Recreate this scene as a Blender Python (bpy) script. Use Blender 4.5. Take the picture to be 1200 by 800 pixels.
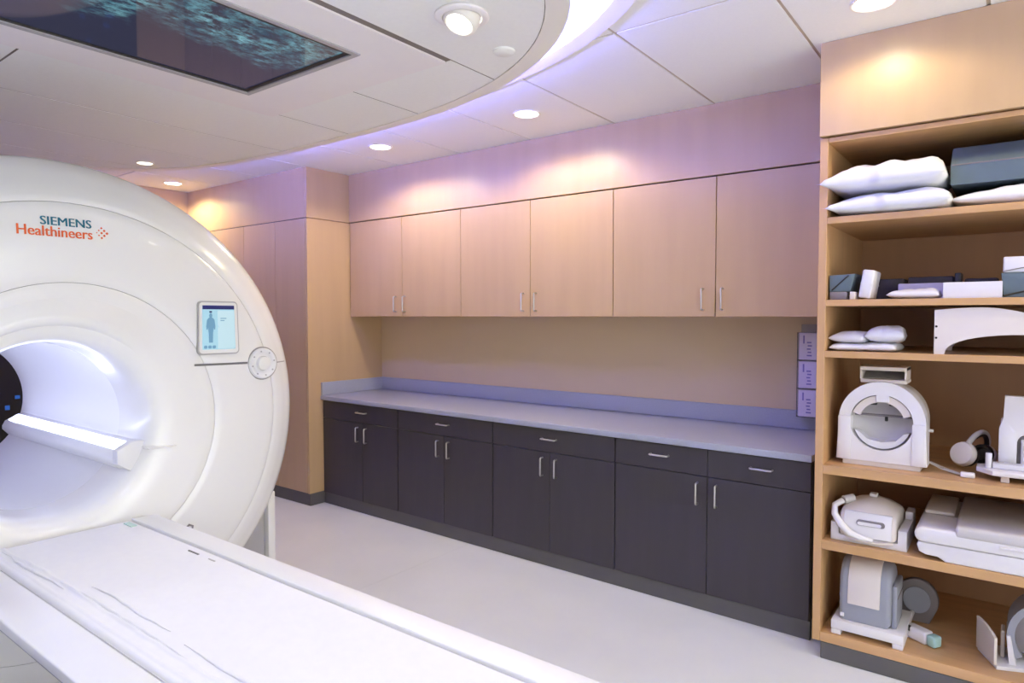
import bpy, bmesh, math, random
from mathutils import Vector, Matrix, noise
R = math.radians
PI = math.pi
scene = bpy.context.scene
for o in list(bpy.data.objects):
    bpy.data.objects.remove(o, do_unlink=True)
C = scene.collection

# ------------------------------------------------------------------ camera
F_PX, YAW, PITCH, EYE = 780.4, R(37.1), R(2.17), 1.53
cd = bpy.data.cameras.new('camera')
cd.sensor_width = 36.0
cd.lens = 36.0 * F_PX / 1200.0
cd.clip_start = 0.02
cam = bpy.data.objects.new('camera', cd)
cam.location = (0, 0, EYE)
cam.rotation_euler = (PI / 2 - PITCH, 0, YAW)
C.objects.link(cam)
scene.camera = cam

# ------------------------------------------------------------------ world / exposure
w = bpy.data.worlds.new('world')
scene.world = w
w.use_nodes = True
w.node_tree.nodes['Background'].inputs['Color'].default_value = (0.94, 0.99, 0.96, 1)
w.node_tree.nodes['Background'].inputs['Strength'].default_value = 3.2
scene.view_settings.view_transform = 'Standard'
scene.view_settings.look = 'None'
scene.view_settings.gamma = 1.0
scene.view_settings.use_curve_mapping = False
scene.view_settings.exposure = 0.47

# light levels
DOWN_W = 36.0          # watts of each recessed downlight
SPOT_W = 19.0          # watts of each swivelling spot in the canopy
COVE_E = 120.0          # emission of the cove LED strip
WARM = (1.0, 0.85, 0.55)
NEUT = (0.97, 1.0, 0.96)
COVE_COL = (0.19, 0.21, 1.0)

# ------------------------------------------------------------------ materials
def srgb(r, g, b):
    f = lambda c: (c / 255 / 12.92) if c / 255 <= 0.04045 else ((c / 255 + 0.055) / 1.055) ** 2.4
    return (f(r), f(g), f(b), 1.0)

def mat(name, col, rough=0.5, metal=0.0, var=0.04, vscale=8.0, bump=0.0, bscale=60.0, coat=0.0, spec=0.5,
        stretch=(1, 1, 1), emis=None, estr=0.0, alpha=1.0, trans=0.0):
    m = bpy.data.materials.new(name)
    m.use_nodes = True
    nt = m.node_tree
    b = nt.nodes['Principled BSDF']
    b.inputs['Roughness'].default_value = rough
    b.inputs['Metallic'].default_value = metal
    b.inputs['Specular IOR Level'].default_value = spec
    b.inputs['Coat Weight'].default_value = coat
    b.inputs['Coat Roughness'].default_value = 0.08
    b.inputs['Alpha'].default_value = alpha
    b.inputs['Transmission Weight'].default_value = trans
    tc = nt.nodes.new('ShaderNodeTexCoord')
    mp = nt.nodes.new('ShaderNodeMapping')
    mp.inputs['Scale'].default_value = stretch
    nt.links.new(tc.outputs['Object'], mp.inputs['Vector'])
    nz = nt.nodes.new('ShaderNodeTexNoise')
    nz.inputs['Scale'].default_value = vscale
    nz.inputs['Detail'].default_value = 5
    nt.links.new(mp.outputs['Vector'], nz.inputs['Vector'])
    rp = nt.nodes.new('ShaderNodeValToRGB')
    rp.color_ramp.elements[0].position = 0.3
    rp.color_ramp.elements[1].position = 0.7
    rp.color_ramp.elements[0].color = tuple(max(0, c * (1 - var)) for c in col[:3]) + (1,)
    rp.color_ramp.elements[1].color = tuple(min(1, c * (1 + var)) for c in col[:3]) + (1,)
    nt.links.new(nz.outputs['Fac'], rp.inputs['Fac'])
    nt.links.new(rp.outputs['Color'], b.inputs['Base Color'])
    if bump:
        n2 = nt.nodes.new('ShaderNodeTexNoise')
        n2.inputs['Scale'].default_value = bscale
        n2.inputs['Detail'].default_value = 3
        nt.links.new(mp.outputs['Vector'], n2.inputs['Vector'])
        bp = nt.nodes.new('ShaderNodeBump')
        bp.inputs['Strength'].default_value = bump
        bp.inputs['Distance'].default_value = 0.01
        nt.links.new(n2.outputs['Fac'], bp.inputs['Height'])
        nt.links.new(bp.outputs['Normal'], b.inputs['Normal'])
    if emis:
        b.inputs['Emission Color'].default_value = tuple(emis[:3]) + (1,)
        b.inputs['Emission Strength'].default_value = estr
    return m

def emit(name, col, s):
    m = bpy.data.materials.new(name)
    m.use_nodes = True
    b = m.node_tree.nodes['Principled BSDF']
    b.inputs['Base Color'].default_value = tuple(c * 0.15 for c in col[:3]) + (1,)
    b.inputs['Emission Color'].default_value = tuple(col[:3]) + (1,)
    b.inputs['Emission Strength'].default_value = s
    return m

M = {}
MAPLE = srgb(192, 161, 120)
M['maple'] = mat('maple_vertical_grain', MAPLE, 0.34, var=0.035, vscale=2.2, stretch=(5, 5, 0.5), bump=0.02, bscale=14, spec=0.45)
M['maple_h'] = mat('maple_shelf_grain', srgb(198, 156, 108), 0.38, var=0.10, vscale=2.6, stretch=(0.8, 9, 9), bump=0.03, bscale=14, spec=0.4)
M['maple_edge'] = mat('maple_edge_band', srgb(200, 158, 112), 0.42, var=0.06, vscale=3, stretch=(9, 9, 0.6))
M['maple_shaded'] = mat('maple_back_shaded', srgb(176, 132, 94), 0.5, var=0.05, vscale=2.2, stretch=(5, 5, 0.5))  # same maple, darkened to paint in the shade deep inside the shelving
M['charcoal'] = mat('charcoal_laminate', srgb(66, 61, 64), 0.38, var=0.05, vscale=3, stretch=(6, 6, 0.8), spec=0.4)
M['kick'] = mat('grey_rubber_base', srgb(92, 89, 86), 0.55, var=0.05, vscale=6)
M['counter'] = mat('grey_solid_surface', srgb(164, 167, 182), 0.32, var=0.04, vscale=120, spec=0.5)
M['paint'] = mat('cream_wall_paint', srgb(206, 182, 148), 0.7, var=0.015, vscale=4, bump=0.02, bscale=200)
M['paint_white'] = mat('white_wall_paint', srgb(225, 222, 218), 0.7, var=0.015, vscale=4)
M['tile'] = mat('ceiling_tile_white', srgb(244, 243, 240), 0.75, var=0.012, vscale=90, bump=0.03, bscale=260)
M['grid'] = mat('ceiling_grid_beige', srgb(196, 180, 162), 0.6, var=0.02)
M['joint'] = mat('canopy_joint_dark', srgb(128, 118, 112), 0.7)
M['canopy'] = mat('canopy_panel_white', srgb(246, 246, 243), 0.6, var=0.012, vscale=50)
M['canopy_rim'] = mat('canopy_rim_cream', srgb(243, 238, 230), 0.5, var=0.01)
M['plate'] = mat('display_surround_white', srgb(246, 241, 240), 0.55, var=0.01)
M['floor'] = mat('grey_sheet_vinyl', srgb(222, 224, 228), 0.33, var=0.03, vscale=2.2, bump=0.01, bscale=80, spec=0.45)
M['seam'] = mat('floor_seam', srgb(204, 206, 210), 0.6)
M['steel'] = mat('brushed_steel', srgb(205, 203, 200), 0.28, metal=1.0, var=0.03, vscale=40)
M['mri'] = mat('scanner_white_gloss', srgb(238, 237, 235), 0.22, var=0.006, vscale=2, coat=0.35)
M['mri_in'] = mat('scanner_white_satin', srgb(228, 227, 229), 0.4, var=0.006, vscale=2)
M['mri_line'] = mat('scanner_gasket_grey', srgb(150, 147, 146), 0.5)
M['grey'] = mat('scanner_mid_grey', srgb(178, 176, 178), 0.4)
M['table'] = mat('table_white_plastic', srgb(232, 232, 234), 0.3, var=0.005, coat=0.2)
M['sheet'] = mat('white_sheet', srgb(232, 232, 236), 0.75, var=0.01, vscale=30, bump=0.06, bscale=18)
M['gap'] = mat('dark_joint', srgb(120, 118, 120), 0.7)
M['black'] = mat('black_plastic', srgb(24, 23, 26), 0.35)
M['dark'] = mat('dark_grey_foam', srgb(70, 66, 72), 0.8, var=0.06, vscale=60)
M['pillow'] = mat('white_pillow_cotton', srgb(228, 228, 233), 0.8, var=0.01, vscale=20, bump=0.4, bscale=11)
M['plastic'] = mat('white_coil_plastic', srgb(226, 222, 226), 0.4, var=0.01, coat=0.1)
M['plastic_warm'] = mat('cream_coil_plastic', srgb(218, 208, 202), 0.45, var=0.015)
M['coil_grey'] = mat('blue_grey_coil_plastic', srgb(150, 152, 164), 0.5, var=0.03, vscale=12)
M['coil_face'] = mat('coil_inner_grey', srgb(200, 195, 196), 0.55, var=0.04, vscale=10)
M['coil_dk'] = mat('coil_dark_grey', srgb(126, 119, 122), 0.55, var=0.04, vscale=10)
M['teal'] = mat('teal_grey_vinyl', srgb(92, 108, 116), 0.5, var=0.05, vscale=14, bump=0.03)
M['teal_cap'] = mat('teal_connector', srgb(164, 198, 194), 0.45)
M['vinyl'] = mat('pale_grey_vinyl', srgb(222, 220, 226), 0.5, var=0.02, vscale=12)
M['lilac'] = mat('lilac_card', srgb(206, 198, 222), 0.6, var=0.03, vscale=10)
M['print'] = mat('box_print_blue', srgb(124, 116, 178), 0.6)
M['acrylic'] = mat('clear_acrylic', srgb(235, 235, 245), 0.08, var=0.0, trans=0.92, spec=0.5)
M['lens'] = emit('downlight_lens', (1.0, 0.93, 0.82), 14.0)
M['lens_soft'] = emit('small_lens', (1.0, 0.93, 0.82), 3.0)
M['cove'] = emit('cove_led', COVE_COL, COVE_E)
M['bore_led'] = emit('bore_light', (0.62, 0.68, 1.0), 6.5)
M['scr'] = emit('scanner_display', srgb(180, 226, 244), 0.55)
M['scr_navy'] = emit('display_header', srgb(30, 38, 110), 0.5)
M['scr_blue'] = emit('display_figure', srgb(120, 172, 206), 0.5)
M['scr_pale'] = emit('display_pane', srgb(206, 238, 248), 0.55)
M['logo_teal'] = mat('logo_teal', srgb(14, 108, 134), 0.4, var=0)
M['logo_orange'] = mat('logo_orange', srgb(232, 100, 40), 0.4, var=0)
M['mint'] = mat('mint_print', srgb(188, 214, 206), 0.6, var=0)

def picture_mat(name, kx=1.0):
    """a display showing dark dusk sky with teal foliage"""
    m = bpy.data.materials.new(name)
    m.use_nodes = True
    nt = m.node_tree
    b = nt.nodes['Principled BSDF']
    b.inputs['Base Color'].default_value = (0.012, 0.012, 0.016, 1)
    b.inputs['Roughness'].default_value = 0.04
    tc = nt.nodes.new('ShaderNodeTexCoord')
    def nz(scale, detail, rough=0.6, stretch=None):
        n = nt.nodes.new('ShaderNodeTexNoise')
        n.inputs['Scale'].default_value = scale
        n.inputs['Detail'].default_value = detail
        n.inputs['Roughness'].default_value = rough
        if stretch:
            mp = nt.nodes.new('ShaderNodeMapping')
            mp.inputs['Scale'].default_value = stretch
            nt.links.new(tc.outputs['Object'], mp.inputs['Vector'])
            nt.links.new(mp.outputs['Vector'], n.inputs['Vector'])
        else:
            nt.links.new(tc.outputs['Object'], n.inputs['Vector'])
        return n
    def mth(op, a, bb):
        n = nt.nodes.new('ShaderNodeMath'); n.operation = op
        for i, v in enumerate((a, bb)):
            if isinstance(v, (int, float)): n.inputs[i].default_value = v
            else: nt.links.new(v, n.inputs[i])
        return n.outputs[0]
    sep = nt.nodes.new('ShaderNodeSeparateXYZ')
    nt.links.new(tc.outputs['Object'], sep.inputs[0])
    big = nz(3.2, 3)
    leaf = nz(34, 6, 0.75, (1.0, 0.45, 1))
    # branches of foliage enter from the +X side
    g = mth('MULTIPLY', sep.outputs['X'], 1.15 * kx)
    mask = mth('ADD', g, big.outputs['Fac'])
    mr = nt.nodes.new('ShaderNodeMapRange')
    mr.inputs['From Min'].default_value = 0.44; mr.inputs['From Max'].default_value = 0.66
    nt.links.new(mask, mr.inputs['Value'])
    lr = nt.nodes.new('ShaderNodeMapRange')
    lr.inputs['From Min'].default_value = 0.43; lr.inputs['From Max'].default_value = 0.60
    nt.links.new(leaf.outputs['Fac'], lr.inputs['Value'])
    fac = mth('MULTIPLY', mr.outputs[0], lr.outputs[0])
    tint = nz(9, 3)
    cr = nt.nodes.new('ShaderNodeValToRGB')
    cr.color_ramp.elements[0].color = srgb(28, 74, 96); cr.color_ramp.elements[0].position = 0.35
    cr.color_ramp.elements[1].color = srgb(120, 176, 186); cr.color_ramp.elements[1].position = 0.7
    nt.links.new(tint.outputs['Fac'], cr.inputs['Fac'])
    mx = nt.nodes.new('ShaderNodeMix'); mx.data_type = 'RGBA'
    mx.inputs['A'].default_value = srgb(44, 46, 66)
    nt.links.new(cr.outputs['Color'], mx.inputs['B'])
    nt.links.new(fac, mx.inputs['Factor'])
    nt.links.new(mx.outputs['Result'], b.inputs['Emission Color'])
    b.inputs['Emission Strength'].default_value = 0.8
    return m
M['picture'] = picture_mat('ceiling_picture')

# ------------------------------------------------------------------ mesh helpers
def new(): return bmesh.new()

def box(bm, x0, x1, y0, y1, z0, z1, bev=0.0, seg=2, mtx=None):
    x0, x1 = min(x0, x1), max(x0, x1); y0, y1 = min(y0, y1), max(y0, y1); z0, z1 = min(z0, z1), max(z0, z1)
    v = [bm.verts.new((x, y, z)) for x in (x0, x1) for y in (y0, y1) for z in (z0, z1)]
    fs = [bm.faces.new([v[i] for i in q]) for q in ((0, 1, 3, 2), (4, 6, 7, 5), (0, 4, 5, 1), (2, 3, 7, 6), (0, 2, 6, 4), (1, 5, 7, 3))]
    vs = v
    if bev > 0:
        es = list({e for f in fs for e in f.edges})
        r = bmesh.ops.bevel(bm, geom=es, offset=min(bev, (x1-x0)*.49, (y1-y0)*.49, (z1-z0)*.49), segments=seg, profile=0.5, affect='EDGES')
        vs = list({vv for f in r['faces'] for vv in f.verts} | {vv for vv in v if vv.is_valid})
    if mtx is not None:
        bmesh.ops.transform(bm, matrix=mtx, verts=vs)
    return bm

def prism(bm, pts, axis, lo, hi, bev=0.0, seg=2, mtx=None):
    """2D outline extruded along axis: 'x' -> pts are (y,z); 'y' -> (x,z); 'z' -> (x,y)"""
    def P(a, b, t):
        return {'x': (t, a, b), 'y': (a, t, b), 'z': (a, b, t)}[axis]
    A = [bm.verts.new(P(a, b, lo)) for a, b in pts]
    B = [bm.verts.new(P(a, b, hi)) for a, b in pts]
    n = len(pts)
    fs = [bm.faces.new(A), bm.faces.new(B[::-1])]
    for i in range(n):
        fs.append(bm.faces.new((A[i], B[i], B[(i + 1) % n], A[(i + 1) % n])))
    bmesh.ops.recalc_face_normals(bm, faces=fs)
    vs = A + B
    if bev > 0:
        es = list(set(fs[0].edges) | set(fs[1].edges))
        r = bmesh.ops.bevel(bm, geom=es, offset=bev, segments=seg, profile=0.5, affect='EDGES')
        vs = list({v for f in r['faces'] for v in f.verts} | {v for v in vs if v.is_valid})
    if mtx is not None:
        bmesh.ops.transform(bm, matrix=mtx, verts=vs)
    return bm

def frame_prism(bm, outer, inner, axis, lo, hi):
    """ring between two outlines with equal counts, extruded"""
    def P(q, t):
        a, b = q
        return {'x': (t, a, b), 'y': (a, t, b), 'z': (a, b, t)}[axis]
    n = len(outer)
    rows = [[bm.verts.new(P(q, t)) for q in o] for o, t in ((outer, lo), (outer, hi), (inner, hi), (inner, lo))]
    fs = []
    for k in range(4):
        a, b = rows[k], rows[(k + 1) % 4]
        for i in range(n):
            j = (i + 1) % n
            fs.append(bm.faces.new((a[i], a[j], b[j], b[i])))
    bmesh.ops.recalc_face_normals(bm, faces=fs)
    return bm

def tube(bm, pts, r, seg=8, closed=False, cap=True):
    pts = [Vector(p) for p in pts]
    n = len(pts)
    rings = []
    prev = None
    for i, p in enumerate(pts):
        a = pts[(i - 1) % n] if (closed or i > 0) else p
        b = pts[(i + 1) % n] if (closed or i < n - 1) else p
        t = (b - a).normalized()
        if prev is None:
            u = t.cross(Vector((0, 0, 1)))
            if u.length < 1e-3: u = t.cross(Vector((0, 1, 0)))
        else:
            u = prev - t * prev.dot(t)
        u.normalize(); prev = u
        v = t.cross(u)
        rr = r[i] if isinstance(r, (list, tuple)) else r
        rings.append([bm.verts.new(p + (u * math.cos(2*PI*k/seg) + v * math.sin(2*PI*k/seg)) * rr) for k in range(seg)])
    m = n if closed else n - 1
    for i in range(m):
        a, b = rings[i], rings[(i + 1) % n]
        for k in range(seg):
            bm.faces.new((a[k], a[(k+1) % seg], b[(k+1) % seg], b[k]))
    if cap and not closed:
        bm.faces.new(rings[0][::-1]); bm.faces.new(rings[-1])
    return bm

def disc_solid(bm, c, axis, prof, seg=32, a0=0.0, a1=2*PI):
    """lathe: prof = [(radius, along)], axis a unit vector"""
    c = Vector(c); ax = Vector(axis).normalized()
    u = ax.cross(Vector((0, 0, 1)))
    if u.length < 1e-3: u = Vector((1, 0, 0))
    u.normalize(); v = ax.cross(u)
    full = abs(a1 - a0 - 2*PI) < 1e-6
    na = seg if full else seg + 1
    rings = []
    for r, h in prof:
        if r < 1e-6:
            rings.append([bm.verts.new(c + ax * h)])
        else:
            rings.append([bm.verts.new(c + ax*h + (u*math.cos(a0+(a1-a0)*k/seg) + v*math.sin(a0+(a1-a0)*k/seg))*r) for k in range(na)])
    fs = []
    for a, b in zip(rings[:-1], rings[1:]):
        for k in range(seg):
            j = (k + 1) % na if full else k + 1
            if len(a) == 1 and len(b) == 1: continue
            if len(a) == 1: fs.append(bm.faces.new((a[0], b[k], b[j])))
            elif len(b) == 1: fs.append(bm.faces.new((a[k], b[0], a[j])))
            else: fs.append(bm.faces.new((a[k], b[k], b[j], a[j])))
    bmesh.ops.recalc_face_normals(bm, faces=fs)
    return bm

def xf(loc=(0, 0, 0), rx=0, ry=0, rz=0):
    return Matrix.Translation(loc) @ Matrix.Rotation(rz, 4, 'Z') @ Matrix.Rotation(ry, 4, 'Y') @ Matrix.Rotation(rx, 4, 'X')

def mesh_of(name, bm, m, smooth=None):
    me = bpy.data.meshes.new(name)
    bm.to_mesh(me); bm.free()
    me.materials.append(M[m] if isinstance(m, str) else m)
    if smooth is not None:
        for p in me.polygons: p.use_smooth = True
        try: me.set_sharp_from_angle(angle=R(smooth))
        except Exception: pass
    return me

def base_matrix(o):
    return Matrix.Translation(o.location) @ o.rotation_euler.to_matrix().to_4x4()

def obj(name, bm, m, parent=None, smooth=None, local=False, label=None):
    o = bpy.data.objects.new(name, mesh_of(name, bm, m, smooth))
    C.objects.link(o)
    if parent is not None:
        o.parent = parent
        if not local:
            root = parent
            mm = Matrix.Identity(4)
            while root is not None:
                if root.get('_abs') or root.parent is None:
                    mm = base_matrix(root) if root.parent is None else mm
                root = root.parent
            # a sub-part's own parent already carries the inverse of its root
            if parent.parent is None:
                o.matrix_parent_inverse = mm.inverted()
    if label: o['label'] = label
    return o

def tag(o, label, cat, group=None):
    o['label'] = label; o['category'] = cat
    if group: o['group'] = group
    return o

def thing(name, label, cat, loc=(0, 0, 0), rotz=0.0, group=None):
    o = bpy.data.objects.new(name, None)
    o.empty_display_size = 0.1
    o.location = loc; o.rotation_euler = (0, 0, rotz)
    C.objects.link(o)
    return tag(o, label, cat, group)

def struct(name, bm, m, parent=None, smooth=None):
    o = obj(name, bm, m, parent, smooth)
    if parent is None: o['kind'] = 'structure'
    return o

# pixel of the 1200x800 photograph -> point on a plane y = Y (used to size things that stand on known shelves)
FW = Vector((-math.sin(YAW)*math.cos(PITCH), math.cos(YAW)*math.cos(PITCH), -math.sin(PITCH)))
RT = Vector((math.cos(YAW), math.sin(YAW), 0)); UP = RT.cross(FW)
def ray(x, y): return FW * F_PX + RT * (x - 600) + UP * (400 - y)
def onY(x, y, Y):
    r = ray(x, y); t = Y / r.y
    return r.x * t, EYE + r.z * t

# ------------------------------------------------------------------ room constants
CEIL = 2.713
XL, XR, YF, YB = -6.36, 2.6, -2.6, 4.03
XC = -4.50                   # side of the tall cabinet
YT = 3.25                    # front of the tall cabinet
YU = 3.674                   # front of the wall cabinets
YS, XS0, XS1 = 3.17, -0.702, 0.86   # shelving unit

# floor: sheets of vinyl with thin seams
bm = new(); box(bm, XL, XR, YF, YB, -0.06, -0.004)
floor = struct('floor', bm, 'seam')
xs = [XL, -4.75, -2.90, 1.2, XR]
for i in range(4):
    for (ya, yb) in ((YF, 0.24), (0.24, YB)):
        bm = new(); box(bm, xs[i] + 0.0006, xs[i+1] - 0.0006, ya + 0.0006, yb - 0.0006, -0.004, 0.0)
        obj('floor_sheet', bm, 'floor', floor)

# walls
bm = new(); box(bm, XL, XR, YB, YB + 0.1, 0, 3.1); struct('wall_back', bm, 'paint')
bm = new(); box(bm, XL - 0.1, XL, YF, YB + 0.1, 0, 3.1); struct('wall_left', bm, 'maple')
bm = new(); box(bm, XL - 0.1, XR + 0.1, YF - 0.1, YF, 0, 3.1); struct('wall_front', bm, 'paint_white')
# unseen right wall with tall windows added to let in fill light
WY = [-2.4, -0.7, 1.0, 2.7]; WZ0, WZ1 = 0.25, 2.45
bm = new()
box(bm, XR, XR + 0.1, YF, YB + 0.1, 0, WZ0); box(bm, XR, XR + 0.1, YF, YB + 0.1, WZ1, 3.1)
box(bm, XR, XR + 0.1, YF, WY[0], WZ0, WZ1); box(bm, XR, XR + 0.1, WY[3], YB + 0.1, WZ0, WZ1)
for y in WY[1:3]: box(bm, XR, XR + 0.1, y - 0.06, y + 0.06, WZ0, WZ1)
struct('wall_right', bm, 'paint_white')
M['pane'] = mat('window_glass', srgb(235, 240, 245), 0.05, var=0.0, alpha=0.08)
for k in range(3):
    y0, y1 = WY[k] + (0.06 if k else 0), WY[k+1] - (0.06 if k < 2 else 0)
    bm = new(); frame_prism(bm, [(y0, WZ0), (y1, WZ0), (y1, WZ1), (y0, WZ1)], [(y0+.05, WZ0+.05), (y1-.05, WZ0+.05), (y1-.05, WZ1-.05), (y0+.05, WZ1-.05)], 'x', XR + 0.02, XR + 0.08)
    wn = struct('window_%d' % (k + 1), bm, 'plate')
    bm = new(); box(bm, XR + .047, XR + .053, y0 + .05, y1 - .05, WZ0 + .05, WZ1 - .05); obj('pane', bm, 'pane', wn)
bm = new(); box(bm, XL, XL + 0.012, YF, YT - 0.002, 0, 0.10, 0.003); struct('baseboard_left', bm, 'kick')

# ------------------------------------------------------------------ ceiling with a rounded opening and the hanging canopy
CX, CY = -3.30, 1.0
def half(x, sx=1.0, sy=1.0):
    """half width of the rounded canopy at x (0 outside)"""
    u = (x - CX) / sx
    a, n = (2.28, 2.7) if u > 0 else (2.30, 3.2)
    t = abs(u) / a
    if t >= 1: return 0.0
    return 1.65 * sy * (1 - t ** n) ** (1.0 / n)
SXO, SYO = 1.125, 1.085      # opening in the ceiling relative to the canopy
def outline(sx=1.0, sy=1.0, n=96):
    """closed outline, evenly turned, of the canopy scaled by sx, sy"""
    pts = []
    for k in range(n):
        t = 2 * PI * k / n
        c, s = math.cos(t), math.sin(t)
        a, e = (2.28, 2.7) if c > 0 else (2.30, 3.2)
        pts.append((CX + sx * a * math.copysign(abs(c) ** (2 / e), c), CY + sy * 1.65 * math.copysign(abs(s) ** (2 / e), s)))
    return pts

def slab_cols(bm, xsamp, lo, hi, z0, z1):
    """solid between two curves lo(x) < hi(x); skips columns that are empty"""
    cols = []
    for x in xsamp:
        a, b = lo(x), hi(x)
        cols.append((x, a, b) if b - a > 0.004 else None)
    runs, cur = [], []
    for c in cols + [None]:
        if c: cur.append(c)
        else:
            if len(cur) > 1: runs.append(cur)
            cur = []
    fs = []
    for run in runs:
        vs = [[bm.verts.new(p) for p in ((x, a, z0), (x, b, z0), (x, b, z1), (x, a, z1))] for x, a, b in run]
        fs.append(bm.faces.new(vs[0])); fs.append(bm.faces.new(vs[-1][::-1]))
        for p, q in zip(vs[:-1], vs[1:]):
            for k in range(4): fs.append(bm.faces.new((p[k], p[(k+1) % 4], q[(k+1) % 4], q[k])))
    if fs: bmesh.ops.recalc_face_normals(bm, faces=fs)
    return len(fs) > 0

def lin(a, b, n): return [a + (b - a) * i / n for i in range(n + 1)]

# the plenum slab and the walls of the light cove above the opening
bm = new()
box(bm, XL, XR, YF, YB, 2.98, 3.06)
frame_prism(bm, outline(SXO + 0.10, SYO + 0.12), outline(SXO + 0.02, SYO + 0.022), 'z', CEIL + 0.03, 2.985)
ceiling = struct('ceiling', bm, 'tile')
# grid behind the joints
bm = new()
XG = [-6.40, -5.77, -5.14, -4.51, -3.88, -3.25, -2.625, -1.995, -1.368, -0.739, -0.11, 0.52, 1.15, 1.78, 2.41, 3.04]
YG = [-2.6, -2.52, -1.26, 0.0, 1.26, 2.52, 3.78, 4.03]
hi_o = lambda x: CY + half(x, SXO, SYO)
lo_o = lambda x: CY - half(x, SXO, SYO)
XE = XR
for (x0, x1) in zip(XG[:-1], XG[1:]):
    x0c, x1c = max(x0, XL), min(x1, XE)
    if x1c <= x0c: continue
    s = lin(x0c, x1c, 20)
    inside = any(half(x, SXO, SYO) > 0 for x in s)
    if inside:
        slab_cols(bm, s, lambda x: hi_o(x) if half(x, SXO, SYO) > 0 else CY, lambda x: YB, CEIL + 0.005, CEIL + 0.03)
        slab_cols(bm, s, lambda x: YF, lambda x: lo_o(x) if half(x, SXO, SYO) > 0 else CY, CEIL + 0.005, CEIL + 0.03)
    else:
        box(bm, x0c, x1c, YF, YB, CEIL + 0.005, CEIL + 0.03)
obj('ceiling_grid', bm, 'grid', ceiling)
g = 0.007
for (x0, x1) in zip(XG[:-1], XG[1:]):
    for (y0, y1) in zip(YG[:-1], YG[1:]):
        a, b = max(x0, XL) + g, min(x1, XE) - g
        if b - a < 0.03 or y1 - y0 < 0.05: continue
        c, d = y0 + g, y1 - g
        s = lin(a, b, 20)
        bm = new(); any_ = False
        if any(half(x, SXO, SYO) > 0 and hi_o(x) > c and lo_o(x) < d for x in s):
            if d > CY: any_ |= slab_cols(bm, s, lambda x: max(c, hi_o(x)), lambda x: d, CEIL, CEIL + 0.014)
            if c < CY: any_ |= slab_cols(bm, s, lambda x: c, lambda x: min(d, lo_o(x)), CEIL, CEIL + 0.014)
        else:
            box(bm, a, b, c, d, CEIL, CEIL + 0.014); any_ = True
        if any_: obj('ceiling_tile', bm, 'tile', ceiling)
        else: bm.free()
# trim ring of the opening
bm = new()
frame_prism(bm, outline(SXO + 0.012, SYO + 0.016), outline(SXO - 0.022, SYO - 0.030), 'z', CEIL - 0.008, CEIL + 0.05)
obj('opening_trim', bm, 'canopy_rim', ceiling, smooth=40)

# canopy
ZC = 2.60
can = thing('ceiling_canopy', 'large rounded white ceiling canopy hanging under the glowing blue cove above the scanner', 'ceiling canopy', (CX, CY, ZC))
bm = new()
o1 = outline(1.0, 1.0)
frame_prism(bm, o1, outline(0.962, 0.962), 'z', ZC, ZC + 0.055)
obj('rim', bm, 'canopy_rim', can, smooth=40)
bm = new()
prism(bm, outline(0.97, 0.97), 'z', ZC + 0.0045, ZC + 0.05)
obj('backing', bm, 'joint', can)
bm = new(); frame_prism(bm, outline(0.999, 0.999), outline(0.985, 0.985), 'z', ZC + 0.056, ZC + 0.072)
obj('light_strip', bm, 'cove', can, label='glowing blue violet light strip along the canopy edge')
for (hx, hy) in ((-4.8, 0.2), (-4.8, 1.8), (-1.9, 0.2), (-1.9, 1.8), (-3.3, 0.2), (-3.3, 1.8)):
    bm = new(); tube(bm, [(hx, hy, ZC + 0.05), (hx, hy, 2.98)], 0.006, 6); obj('hanger_rod', bm, 'steel', can)
XP = [-5.70, -5.06, -4.462, -3.832, -3.165, -2.557, -1.915, -0.95]
PX0, PX1, PY0, PY1 = -3.20, -1.945, -0.105, 2.105     # display surround
hi_c = lambda x: CY + half(x, 0.9605, 0.9605)
lo_c = lambda x: CY - half(x, 0.9605, 0.9605)
for (x0, x1) in zip(XP[:-1], XP[1:]):
    over = x0 > -3.2 and x1 < -1.9
    bands = ((-1.0, PY0), (PY1, 3.0)) if over else ((-1.0, 0.97), (0.97, 3.0))
    if x0 > -2: bands = ((-1.0, 3.0),)
    for (y0, y1) in bands:
        s = lin(x0 + 0.0045, x1 - 0.0045, 40)
        bm = new()
        ok = slab_cols(bm, s, lambda x: max(y0 + 0.005, lo_c(x)) if half(x, .9605, .9605) > 0 else 0, lambda x: min(y1 - 0.005, hi_c(x)) if half(x, .9605, .9605) > 0 else 0, ZC + 0.003, ZC + 0.02)
        if ok: obj('panel', bm, 'canopy', can)
        else: bm.free()
SX0, SX1, SY0, SY1 = -2.955, -2.165, 0.40, 1.812
bm = new()
rect = lambda a, b, c, d: [(a, c), (b, c), (b, d), (a, d)]
frame_prism(bm, rect(PX0, PX1, PY0, PY1), rect(SX0 - .012, SX1 + .012, SY0 - .012, SY1 + .012), 'z', ZC - 0.004, ZC + 0.02)
obj('display_surround', bm, 'plate', can)
# display
dis = thing('ceiling_display', 'dark glossy screen set in the ceiling canopy showing teal leaves', 'screen', ((SX0+SX1)/2, (SY0+SY1)/2, ZC))
bm = new(); frame_prism(bm, rect(SX0 - .012, SX1 + .012, SY0 - .012, SY1 + .012), rect(SX0 + .012, SX1 - .012, SY0 + .012, SY1 - .012), 'z', ZC - 0.010, ZC + 0.018)
obj('bezel', bm, 'grey', dis)
bm = new(); frame_prism(bm, rect(SX0 + .011, SX1 - .011, SY0 + .011, SY1 - .011), rect(SX0 + .034, SX1 - .034, SY0 + .034, SY1 - .034), 'z', ZC - 0.004, ZC + 0.018)
obj('inner_frame', bm, 'black', dis)
bm = new(); hw, hh = (SX1 - SX0) / 2 - .03, (SY1 - SY0) / 2 - .03
box(bm, -hw, hw, -hh, hh, -0.0005, 0.0040)
o = obj('screen', bm, 'picture', dis, local=True)

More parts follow.
